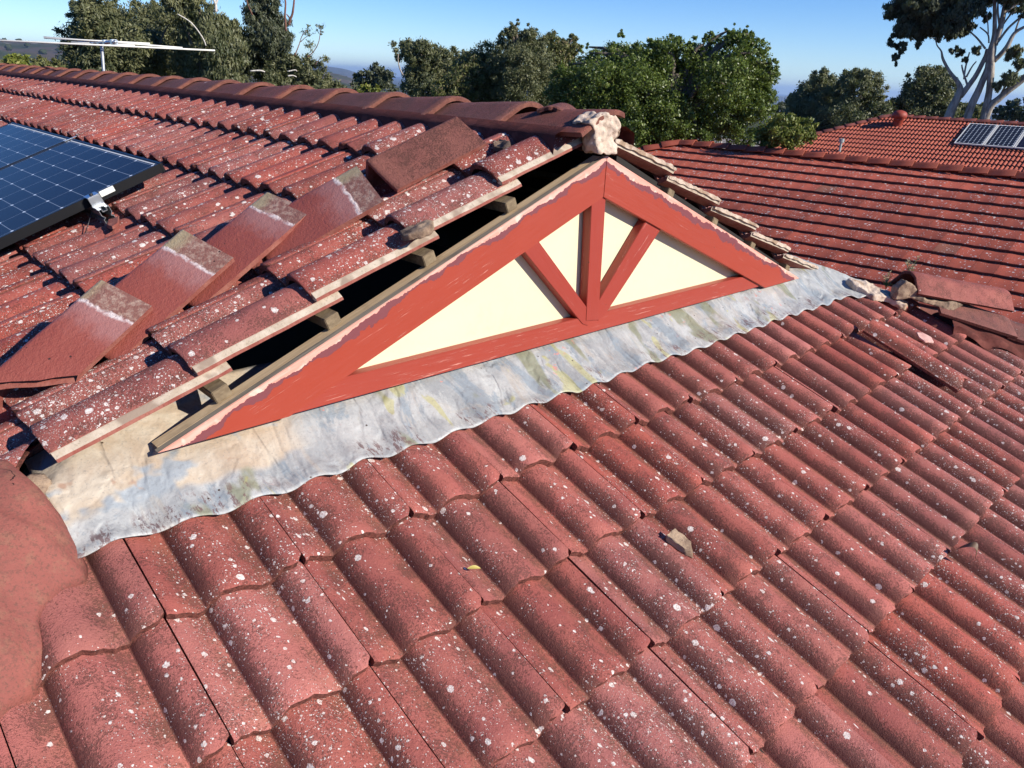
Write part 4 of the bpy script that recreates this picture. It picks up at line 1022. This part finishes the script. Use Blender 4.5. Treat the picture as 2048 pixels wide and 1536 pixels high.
# ======================================================================= trees
def mat_leaf(name,a,b,c_=None,spec=.35,rough=.5,trans=.25):
    nb=NB(name,rough,spec); t=nb.attr('tone'); c=nb.mix(t,a,b)
    if c_: c=nb.mix(nb.ss(nb.attr('tone2'),.8,.92),c,c_)
    m=nb.m; nb.out(c); tr=nb.n('ShaderNodeBsdfTranslucent'); nb.put(tr.inputs[0],nb.mix(.5,c,(.16,.22,.03)))
    mx=nb.n('ShaderNodeMixShader'); mx.inputs[0].default_value=trans; o=[n for n in nb.t.nodes if n.type=='OUTPUT_MATERIAL'][0]
    nb.t.links.new(nb.b.outputs[0],mx.inputs[1]); nb.t.links.new(tr.outputs[0],mx.inputs[2]); nb.t.links.new(mx.outputs[0],o.inputs[0]); return m
ML={'gum':mat_leaf('gum_leaf',(.060,.075,.034),(.20,.195,.090)),'gum2':mat_leaf('dark_gum_leaf',(.032,.045,.024),(.105,.112,.058),trans=.15),'broad':mat_leaf('broad_leaf',(.040,.072,.012),(.15,.20,.035),(.24,.28,.08),.4,.4,.35),
 'olive':mat_leaf('olive_leaf',(.065,.080,.026),(.20,.20,.065),(.22,.17,.09)),'lime':mat_leaf('lime_leaf',(.08,.11,.018),(.20,.22,.035),(.28,.26,.07))}
def mat_bark(name,a,b):
    nb=NB(name,.85,.2); co=nb.coord('World',False,(3,3,.8)); c=nb.mix(nb.ss(nb.noise(co,2.2,5,.65),.35,.65),a,b); return nb.out(c,None,nb.bump(nb.noise(co,9,4),.02))
MB={'pale':mat_bark('pale_gum_bark',(.42,.37,.31),(.20,.165,.13)),'grey':mat_bark('grey_bark',(.16,.13,.10),(.09,.075,.06)),'white':mat_bark('white_branch_bark',(.60,.56,.50),(.45,.40,.34)),'red':mat_bark('red_branch_bark',(.22,.10,.07),(.12,.06,.045))}
def foliage(lobes,n,size,elong,droop=.3,clump=.26,shell=.55,per=None,seed=0,flat=1.):
    """many leaf-sized faces gathered in clumps through the crown's volume"""
    g=np.random.default_rng(seed); C_=np.array([list(c) for c,r in lobes]); Rr=np.array([r for c,r in lobes])
    wts=Rr**2.2; wts/=wts.sum(); per=per or 90; nc=max(8,n//per)
    li=g.choice(len(Rr),nc,p=wts); d=g.normal(size=(nc,3)); d/=np.linalg.norm(d,axis=1)[:,None]; d[:,2]*=.9*flat
    rr=Rr[li]*(shell+(1-shell)*g.random(nc)**.7); far=g.random(nc)<.12; rr=np.where(far,Rr[li]*g.uniform(1.0,1.28,nc),rr); cc=C_[li]+d*rr[:,None]; sm=np.where(far,.5,1.)
    k=g.integers(0,nc,n); cr=(Rr[li][k]*clump*sm[k])
    off=g.normal(size=(n,3))*.62; off[:,2]*=.8; off*=(cr[:,None]); P=cc[k]+off
    # leaf frame
    a=g.normal(size=(n,3)); a[:,2]-=droop*2; a/=np.linalg.norm(a,axis=1)[:,None]
    b=g.normal(size=(n,3)); outw=P-C_[li][k]; outw/=np.linalg.norm(outw,axis=1)[:,None]+1e-6; o2=off/(np.linalg.norm(off,axis=1)[:,None]+1e-6); outw=outw+o2
    b=np.cross(a,outw*1.2+b*.8); b/=np.linalg.norm(b,axis=1)[:,None]+1e-9
    L=size*(.6+.8*g.random(n)); W=L/elong
    v=np.empty((n,4,3)); v[:,0]=P-a*L[:,None]*.5; v[:,1]=P+b*W[:,None]*.5; v[:,2]=P+a*L[:,None]*.5; v[:,3]=P-b*W[:,None]*.5
    me=bpy.data.meshes.new('m'); me.vertices.add(n*4); me.vertices.foreach_set('co',v.ravel())
    me.loops.add(n*4); me.loops.foreach_set('vertex_index',np.arange(n*4)); me.polygons.add(n); me.polygons.foreach_set('loop_start',np.arange(0,n*4,4)); me.update()
    tone=np.clip(.20+.6*g.random(nc)[k]+.15*g.normal(size=n),0,1); t2=g.random(n)
    for nm,arr in (('tone',tone),('tone2',t2)):
        at_=me.attributes.new(nm,'FLOAT','POINT'); at_.data.foreach_set('value',np.repeat(arr,4).astype(np.float32))
    return me
def tree(name,label,cat,D,lobes,n,size,elong,leaf,bark='grey',trunk=None,limbs=(),seed=0,depth=.8,group=None,limb_auto=True,**kw):
    """lobes (u,v,r) are the crown masses as seen, each put at its own distance around D"""
    rs=random.Random(seed); LL=[]
    for u,v,r in lobes:
        rm=r/F*D; d=D+rs.uniform(-1,1)*rm*depth*1.5; LL.append((at(u,v,d),rm*d/D))
    # give the crown a back half
    c=sum((a_ for a_,_ in LL),Vector())/len(LL)
    vd=Vector((c.x-CAM.x,c.y-CAM.y,0)).normalized()
    back=[(a_+vd*(r_*1.3),r_*.9) for a_,r_ in LL if rs.random()<.5]
    root=empty(name,Vector((c.x,c.y,-4.5)),label,cat,group)
    link('crown',foliage(LL+back,n,size,elong,seed=seed,**kw),ML[leaf],root,Matrix.Identity(4))
    tb=Vector((c.x,c.y,ground_z(c.x,c.y)-.2)); top=c
    if trunk is None:
        R0=max(.08,.035*(c.z-tb.z)); mid=(tb+top)/2+Vector((rs.uniform(-.2,.2),rs.uniform(-.2,.2),0))
        P,Q=smooth_path([tb,mid,top],[R0,R0*.8,R0*.5]); link('trunk',tube_me(P,Q,8,.06),MB[bark],root,Matrix.Identity(4))
        if limb_auto:
            for a_,r_ in LL[::2]:
                P,Q=smooth_path([mid.lerp(top,.4),(top+a_)/2+Vector((0,0,-.15*r_)),a_],[R0*.45,R0*.3,R0*.1],3); link('limb',tube_me(P,Q,6),MB[bark],root,Matrix.Identity(4))
    for pts,rad_,d,bk in limbs:
        W=[at(u,v,d+(dd if dd else 0)) for u,v,dd in pts]; P,Q=smooth_path(W,[r/F*d*.5 for r in rad_],4); link('limb',tube_me(P,Q,8,.05),MB[bk],root,Matrix.Identity(4))
    return root
GG='gum trees behind the ridge on the left'
tree('gum_tree','leftmost gum tree behind the ridge, rounded crown beside the hillside','tree',34,[(182,38,34),(163,78,32),(212,48,38),(238,88,42),(190,118,42),(150,92,20),(160,128,28),(225,128,38),(178,25,22),(205,150,30),(158,155,22)],46000,.15,3.,'gum',seed=1,group=GG)
tree('gum_tree','broad grey-green gum tree directly behind the TV antenna','tree',37,[(275,50,38),(315,60,42),(290,100,45),(262,130,42),(335,110,45),(350,145,40),(300,150,40),(350,60,30)],46000,.16,3.,'gum',seed=2,group=GG,limbs=[([(318,92,-3),(328,66,-3),(338,48,-3)],[3,2.5,1.5],37,'grey')])
tree('gum_tree','gum tree with hanging foliage above a white branch, its top out of the frame','tree',33,[(335,12,22),(365,8,30),(400,18,24),(385,40,24),(395,75,38),(425,62,30),(440,95,40),(400,130,42),(440,145,40),(455,60,24),(330,-20,25),(372,-25,30)],44000,.14,3.2,'gum',seed=3,group=GG,droop=.9,limbs=[([(355,28,-2),(383,46,-2),(405,75,-2),(412,92,-2)],[1.6,2,2,1.5],33,'white'),([(432,24,-1),(431,8,-1),(424,-8,-1)],[5,4,3],33,'white'),([(431,10,-1),(438,-10,-1)],[4,3],33,'white')])
tree('gum_tree','tall dark gum tree with bare reddish branches at its right edge','tree',35,[(515,35,26),(530,5,24),(545,50,28),(512,75,32),(545,85,30),(565,70,18),(570,100,16),(490,110,38),(535,125,36),(470,140,36),(520,-25,26),(475,75,28)],46000,.14,3.2,'gum2',seed=4,group=GG,droop=.9,
 limbs=[([(572,62,-2),(570,30,-2),(571,5,-2),(566,-20,-2)],[3.5,3.2,3,2],35,'red'),([(578,50,-2),(581,38,-2),(586,22,-2),(590,-20,-2)],[4,4,3.5,2],35,'red'),([(581,38,-2),(573,28,-2)],[3,1.5],35,'red'),([(505,30,-2),(497,12,-2),(491,-10,-2)],[2,1.6,1.2],35,'red')])
def spray(u0,v0,pts,D,seed):
    return [([(a_,b_,0) for a_,b_ in pts],[2.]+[1.5]*(len(pts)-2)+[.8],D,'red')]
tree('gum_tree','low gum tree below the tall dark one, with sparse twig sprays against the sky','tree',33,[(585,130,20),(612,138,24),(640,160,24),(590,160,28),(660,175,18),(560,150,26),(555,175,26),(620,175,26)],26000,.13,3.,'gum',seed=5,group=GG,
 limbs=[([(589,112,0),(598,90,0),(604,72,0),(614,60,0)],[2,1.5,1.3,.8],33,'red'),([(614,115,0),(628,102,0),(638,82,0),(641,55,0)],[2,1.5,1.3,.8],33,'red'),([(601,84,0),(612,74,0),(622,70,0)],[1.3,1,.8],33,'red'),([(630,130,0),(640,118,0),(652,113,0)],[1.2,1,.8],33,'red'),
 ([(575,143,-3),(590,140,-3),(594,143,-3)],[2,2,1.5],33,'white'),([(500,142,-4),(520,141,-4),(530,144,-4)],[2,2.5,2],33,'white'),([(576,152,-3),(586,151,-3),(593,154,-3)],[3,2,1.5],33,'white')])
for i,lob in enumerate(([(611,60,9),(617,66,9),(620,76,6)],[(622,88,10),(618,96,8),(628,92,6)],[(640,55,7),(642,64,5)],[(648,118,7),(655,122,5)])):
    r_=empty('twig_spray',at(lob[0][0],lob[0][1],33),['brown leaf spray, upper left of the sprays over the low gum','brown leaf spray, lower middle over the low gum tree','thin leaf spray at the tip of the right bare twig','faint leaf spray hanging over the distant blue hill'][i],'leaf spray','twig sprays above the low gum tree')
    link('leaf_cluster',foliage([(at(u,v,33),r/F*33) for u,v,r in lob],160,.09,3.,seed=70+i,shell=.2,clump=.5,per=20),ML['olive'],r_,Matrix.Identity(4))
tree('small_tree','small dark tree in the gap, left of the round-topped gum','tree',70,[(712,162,14.4),(730,158,16.8),(752,158,24.0),(775,165,21.6),(700,172,16.8),(742,176,21.6),(765,182,24.0),(720,180,19.2)],9000,.3,2.6,'gum2',seed=6)
tree('bright_shrub','yellow-green shrub low in the gap beside the small dark tree','shrub',60,[(745,182,13),(762,186,12),(728,184,12)],3500,.25,2.,'lime',seed=7)
tree('round_gum_tree','round-topped gum tree with a thin bare stem, centre of the skyline','tree',52,[(795,102,17.2),(818,98,19.5),(838,108,25.3),(860,112,25.3),(850,95,13.8),(885,114,19.5),(905,112,16.1),(925,118,16.1),(868,140,34.5),(835,140,27.6),(890,145,27.6),(850,175,39.1),(920,145,20.7)],44000,.18,2.6,'gum',seed=8,limbs=[([(806,150,-2),(800,138,-2),(796,120,-2),(797,108,-2)],[3,2.4,2,1.6],52,'pale')])
GC='mixed trees in the middle of the skyline'
tree('bushy_tree','dense brownish-green tree left of the feathery-topped one','tree',30,[(950,135,30),(975,115,26),(935,165,34),(985,150,36),(900,185,30),(960,195,34),(915,140,18)],48000,.10,2.6,'olive',seed=9,group=GC)
tree('feathery_tree','feathery tree with the highest wispy top in the centre','tree',29,[(1020,62,14),(1005,74,10),(1030,50,9),(1060,68,15),(1045,90,26),(1015,95,24),(1075,90,20),(1040,125,36),(1000,130,26),(1075,130,30),(1040,170,40),(1090,175,34),(1010,190,30)],60000,.085,2.8,'gum',seed=10,group=GC,shell=.35)
tree('bushy_tree','grey-topped tree between the feathery one and the big leafy one','tree',31,[(1105,82,16),(1125,100,18),(1145,78,9),(1148,100,14),(1115,125,28),(1145,140,24),(1095,150,24),(1130,175,34),(1100,205,34)],44000,.095,2.6,'olive',seed=11,group=GC)
tree('leafy_tree','large glossy dark green broadleaf tree behind the gable apex','tree',19.5,[(1148,190,44),(1185,140,34),(1232,118,32),(1238,92,12),(1180,106,10),(1285,125,34),(1340,105,30),(1348,80,12),(1390,125,34),(1440,100,32),(1472,75,20),(1484,60,9),(1500,105,30),(1530,150,24),(1545,128,12),(1505,160,40),(1450,170,50),(1370,180,56),(1290,195,56),(1205,205,52),(1510,215,36),(1440,235,46),(1350,250,50),(1255,260,50),(1160,250,44),(1540,240,20),(1120,230,30),(1415,78,10),(1310,95,12),(1300,278,30),(1400,282,34),(1480,275,32),(1340,240,50),(1165,98,8),(1178,94,7),(1240,72,9),(1262,98,13),(1300,90,11),(1322,93,12),(1385,88,13),(1408,88,12),(1425,78,12),(1455,62,10),(1474,50,6),(1495,68,9),(1520,88,11),(1532,106,11),(1549,135,11),(1557,150,7),(1538,180,16),(1527,197,16),(1265,160,50),(1320,150,50),(1415,150,50),(1200,170,50),(1130,150,20),(1145,128,12),(1110,190,24)],200000,.055,1.7,'broad',seed=12,per=60,clump=.24,shell=.5)
tree('lime_shrub','yellow-green shrub at the right foot of the leafy tree','shrub',17,[(1560,258,26),(1585,245,18),(1605,258,20),(1540,275,26),(1580,280,24),(1618,272,14)],16000,.055,1.8,'lime',seed=13)
tree('conical_tree','dark pointed tree, left half of the pair right of the leafy tree','tree',60,[(1642,152,13.4),(1640,170,22.0),(1620,186,24.4),(1660,180,22.0),(1605,205,24.4),(1640,208,34.2),(1670,215,29.3),(1595,228,24.4),(1630,245,36.6)],56000,.18,2.4,'gum',seed=14)
tree('domed_gum_tree','domed gum tree with a pale leaning stem, right half of the pair','tree',57,[(1700,158,16.8),(1722,152,16.8),(1745,162,16.8),(1758,180,14.4),(1690,172,14.4),(1715,172,21.6),(1742,185,19.2),(1760,198,9.6),(1680,192,12.0),(1735,205,16.8),(1700,235,33.6),(1755,222,19.2),(1660,245,31.2)],46000,.16,2.6,'gum',seed=15,limbs=[([(1690,235,0),(1699,216,0),(1712,200,0),(1726,186,0)],[3,2.4,2,1.2],57,'pale'),([(1700,214,0),(1700,195,0),(1696,178,0)],[2,1.6,1.],57,'grey')])
tree('round_tree','round gum tree just left of the bare-trunked tall gum','tree',60,[(1843,160,21.2),(1872,158,21.2),(1893,175,17.5),(1835,180,22.5),(1865,185,27.5),(1890,198,20.0),(1815,200,18.8),(1850,210,30.0),(1797,216,17.5),(1880,222,25.0),(1825,228,27.5),(1783,226,12.5)],56000,.17,2.4,'gum',seed=16)
for i,(lob,lab,lf) in enumerate((([(1575,215,14),(1590,222,16),(1560,222,14),(1575,236,18)],'hazy tree right beside the leafy tree, below the distant towers','gum2'),([(1925,222,14),(1945,226,14),(1960,222,12),(1910,230,12)],'low tree showing between the pale trunks of the tall gum','olive'),([(2020,222,14),(2045,220,18),(2000,228,12),(2070,224,20)],'dark low tree at the right photo edge above the far roof','gum2'),([(28,128,12),(45,126,10),(38,134,14)],'yellow-green bush on the far left above the ridge','lime'),([(80,132,14),(100,136,16),(120,140,16),(10,138,12)],'dull green bushes above the ridge left of the leftmost gum','olive'))):
    tree('low_tree' if 'tree' in lab else 'bush',lab,'tree' if 'tree' in lab else 'bush',(110,90,95,60,75)[i],lob,7000,.33,2.2,lf,seed=30+i)
# tall gum with bare trunks
def q(x,y): return (1760+x*.2268,y*.2268)
def tr(pts,ws,bk='pale',dd=0): return ([(*q(x,y),dd) for x,y in pts],[w*.2268 for w in ws],44,bk)
L9=[(110,90,64),(200,60,80),(300,120,100),(420,60,100),(400,220,95),(540,120,105),(660,60,110),(640,200,95),(780,110,95),(740,240,62),(560,270,72),(250,230,80),(180,270,50),(105,330,30),(120,390,36),(165,430,44),(140,500,26),(150,560,14),(215,400,28),(340,360,36),(350,420,16),(620,420,40),(700,450,38),(755,520,24),(620,490,18),(860,440,34),(880,60,50),(940,150,34),(1180,50,50),(1240,130,34),(300,-60,110),(520,-80,120),(750,-80,120),(1000,-120,110),(1200,-90,100)]
L9=[(*q(x,y),r*.2268) for x,y,r in L9]
t9=tree('tall_gum_tree','tall gum tree with several bare pale trunks at the right, crown cut by the frame','tree',44,L9,90000,.17,2.6,'gum2',seed=17,droop=.9,trunk=1,per=70,
 limbs=[tr([(560,1150),(640,950),(700,820),(695,740),(620,640),(555,520),(540,450),(500,395),(495,330)],[75,62,50,34,22,18,11,8,6]),tr([(705,850),(780,760),(860,640),(930,500),(950,430)],[46,36,32,30,26]),tr([(770,750),(735,640),(720,570)],[14,12,9]),tr([(740,700),(755,590),(790,460)],[12,12,9]),tr([(760,680),(810,590),(850,540)],[14,10,8]),
 tr([(720,1200),(800,950),(880,770),(950,600),(980,440)],[70,56,46,42,46]),tr([(900,1200),(935,950),(965,800),(975,640),(985,450),(1010,300),(1010,0),(1010,-80)],[66,52,42,50,56,30,22,14]),tr([(880,1200),(965,955),(1060,860),(1160,775),(1269,690),(1400,600)],[60,52,46,48,50,44]),tr([(1060,840),(1120,740),(1230,610),(1300,560)],[14,14,16,12]),
 tr([(1000,540),(1110,430),(1180,300),(1269,240),(1360,200)],[34,34,24,20,16]),tr([(1190,290),(1215,210),(1240,150)],[14,12,9]),tr([(1010,400),(1060,250),(1100,60),(1110,-60)],[40,38,28,18]),tr([(1060,260),(1040,120),(1040,20)],[16,14,10]),tr([(1040,370),(1130,250),(1240,150)],[16,16,14]),tr([(1090,210),(1150,130),(1200,90)],[12,12,10]),tr([(1110,110),(1180,50),(1260,10)],[16,18,14],'white'),tr([(930,430),(850,330),(770,260)],[14,12,9]),tr([(960,380),(950,300),(880,240)],[11,10,8]),tr([(955,300),(950,200),(940,120)],[9,8,6])])
for i,(x,y,r) in enumerate([(1190,455,42),(1132,522,18),(1140,690,44),(1035,760,30),(1240,560,34)]):
    link('leaf_cluster',foliage([(at(*q(x,y),43.5),r*.2268/F*43.5)],(900,300,1300,500,900)[i],.17,2.8,seed=90+i,shell=.3,clump=.4,per=30,droop=.7),ML['gum'],t9,Matrix.Identity(4))
# far woodland as one mass
g=np.random.default_rng(3); nn=2400; P=[]
while len(P)<nn:
    a_=g.uniform(-.35,1.7); r=math.exp(g.uniform(math.log(420),math.log(6000))); x,y=CAM.x+r*math.sin(a_),CAM.y+r*math.cos(a_); P.append((x,y,ground_z(x,y),r))
bm=bmesh.new(); bmesh.ops.create_icosphere(bm,subdivisions=2,radius=1); bv=np.array([v.co[:] for v in bm.verts]); bf=[[v.index for v in f.verts] for f in bm.faces]; bm.free()
V=[];Fc=[]
bf=np.array(bf)
for i,(x,y,z,r) in enumerate(P):
    s=g.uniform(2.5,4.5)*(1+r/2500); k=1+.2*g.normal(size=(len(bv),1))
    V.append(bv*k*np.array([s,s,s*.85])+np.array([x,y,z+s*.5])); Fc.append(bf+i*len(bv))
V=np.concatenate(V);Fc=np.concatenate(Fc)
me=bpy.data.meshes.new('m'); me.vertices.add(len(V)); me.vertices.foreach_set('co',V.ravel()); me.loops.add(len(Fc)*3); me.loops.foreach_set('vertex_index',Fc.ravel()); me.polygons.add(len(Fc)); me.polygons.foreach_set('loop_start',np.arange(0,len(Fc)*3,3)); me.update()
nb=NB('far_woodland',.95,.1); c=nb.mix(nb.ss(nb.noise(nb.coord('World',False),.25,4,.7),.35,.65),(.020,.030,.013),(.060,.066,.030)); wm=nb.out(c)
tag(link('far_woodland',me,wm,None,Matrix.Identity(4)),'distant woodland covering the plain and hillsides beyond the roofs','woodland',None,'stuff')
# distant towers
for i,(u,wd,ht) in enumerate(((1550.5,24,34),(1561,22,46),(1566.5,18,40),(1572,22,48),(1578,20,40),(1539,26,22))):
    d=9200; p=at(u,200,d); gz=ground_z(p.x,p.y); topz=at(u,199.8-ht*.16,d).z
    o=box_me(-wd/2,wd/2,-10,10,0,max(30,topz-gz)); tag(link('tower_block',o,mat_plain('tower_%s'%('concrete'),(.16,.16,.17) if i else (.3,.29,.28),.8) if i<2 else bpy.data.materials['tower_concrete'],None,Matrix.Translation((p.x,p.y,gz))@Matrix.Rotation(-R(43),4,'Z')),
      ['lowest pale tower left of the cluster on the skyline','leftmost tall tower of the skyline cluster','second tall tower in the skyline cluster','tallest tower, third of the skyline cluster','rightmost tower of the skyline cluster','small pale block left of the skyline towers'][i],'tower','distant towers on the horizon')
# ======================================================================= air
hm=bpy.data.materials.new('haze'); hm.use_nodes=True; t_=hm.node_tree; t_.nodes.clear(); o_=t_.nodes.new('ShaderNodeOutputMaterial'); v_=t_.nodes.new('ShaderNodeVolumePrincipled')
v_.inputs['Color'].default_value=(.45,.66,1,1); v_.inputs['Density'].default_value=.00007; v_.inputs['Anisotropy'].default_value=.2; t_.links.new(v_.outputs[0],o_.inputs['Volume'])
S=33000; hb_=link('haze',box_me(-S,S,-S,S,-230,190),hm,None,Matrix.Identity(4)); hb_['kind']='stuff'
